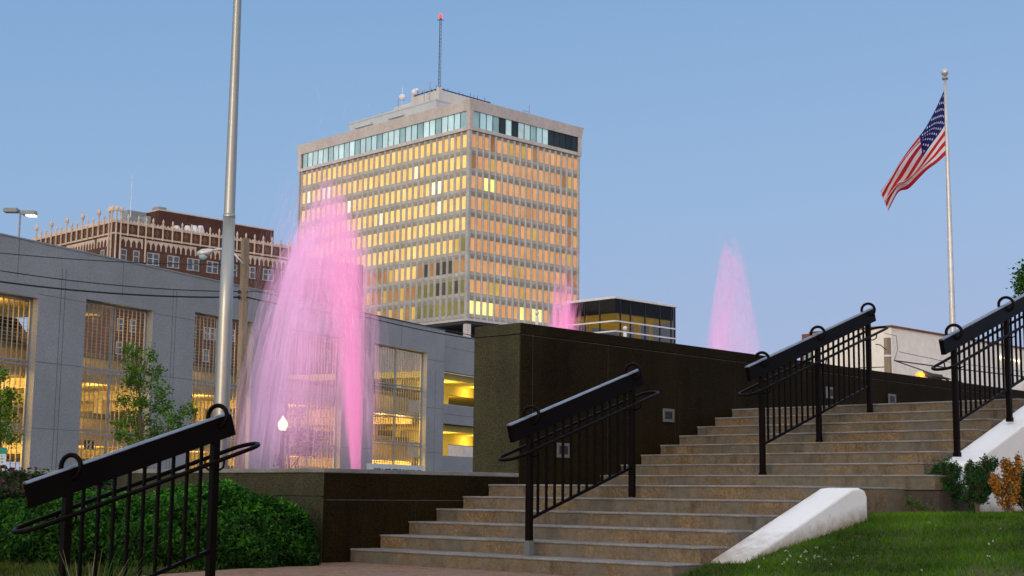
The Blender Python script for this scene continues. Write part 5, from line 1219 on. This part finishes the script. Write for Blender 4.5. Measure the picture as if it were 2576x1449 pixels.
# ================================================================== sky and light
w = bpy.data.worlds.new('World'); scene.world = w; w.use_nodes = True
nt = w.node_tree; bg = nt.nodes['Background']
SUN_EL, SUN_AZ = math.radians(2.5), math.radians(205)     # low western glow behind the camera
sky = N(nt, 'ShaderNodeTexSky', sky_type='NISHITA', sun_disc=False, sun_elevation=SUN_EL, sun_rotation=SUN_AZ, air_density=1.0, dust_density=.6, ozone_density=2.5)
# the physical sky carries the sunset glow, a smooth dusk dome on top of it carries the high blue
tc_ = N(nt, 'ShaderNodeTexCoord'); sx = N(nt, 'ShaderNodeSeparateXYZ'); nt.links.new(tc_.outputs['Generated'], sx.inputs[0])
dome = ramp(nt, sx.outputs['Z'], [(0.0, (.385, .460, .665)), (.09, (.355, .462, .685)), (.20, (.300, .460, .700)), (.34, (.225, .400, .650)), (.55, (.62, .74, .92)), (1.0, (.80, .86, .98))])
dt = N(nt, 'ShaderNodeVectorMath', operation='DOT_PRODUCT'); nt.links.new(tc_.outputs['Generated'], dt.inputs[0])
dt.inputs[1].default_value = (math.sin(SUN_AZ), math.cos(SUN_AZ), 0)
az_f = N(nt, 'ShaderNodeMapRange'); nt.links.new(dt.outputs['Value'], az_f.inputs[0]); az_f.inputs[1].default_value = -.1; az_f.inputs[2].default_value = .95
el_f = N(nt, 'ShaderNodeMapRange'); nt.links.new(sx.outputs['Z'], el_f.inputs[0]); el_f.inputs[1].default_value = .8; el_f.inputs[2].default_value = 0
ml = N(nt, 'ShaderNodeMath', operation='MULTIPLY'); nt.links.new(az_f.outputs[0], ml.inputs[0]); nt.links.new(el_f.outputs[0], ml.inputs[1])
dome = mixc(nt, ml.outputs[0], dome, (2.15, 1.72, 1.30))
lf = N(nt, 'ShaderNodeMapRange'); nt.links.new(sx.outputs['X'], lf.inputs[0]); lf.inputs[1].default_value = -.5; lf.inputs[2].default_value = .45
dome = mixc(nt, lf.outputs[0], mixc(nt, 1.0, dome, (.90, .95, .985), 'MULTIPLY'), mixc(nt, 1.0, dome, (1.10, 1.03, 1.03), 'MULTIPLY'))
sk = N(nt, 'ShaderNodeVectorMath', operation='SCALE'); nt.links.new(sky.outputs[0], sk.inputs[0]); sk.inputs['Scale'].default_value = .12
d8 = N(nt, 'ShaderNodeVectorMath', operation='SCALE'); nt.links.new(dome, d8.inputs[0]); d8.inputs['Scale'].default_value = 10
ad = N(nt, 'ShaderNodeVectorMath', operation='ADD'); nt.links.new(sk.outputs[0], ad.inputs[0]); nt.links.new(d8.outputs[0], ad.inputs[1])
nt.links.new(ad.outputs[0], bg.inputs['Color']); bg.inputs['Strength'].default_value = .098
sl = bpy.data.lights.new('sun', 'SUN'); sl.energy = .85; sl.angle = math.radians(25); sl.color = (1, .85, .70)
so = bpy.data.objects.new('sun', sl); col.objects.link(so)
sd = Vector((math.sin(SUN_AZ)*math.cos(math.radians(12)), math.cos(SUN_AZ)*math.cos(math.radians(12)), math.sin(math.radians(12))))
so.rotation_euler = sd.to_track_quat('Z', 'Y').to_euler(); so.location = (0, -20, 30)
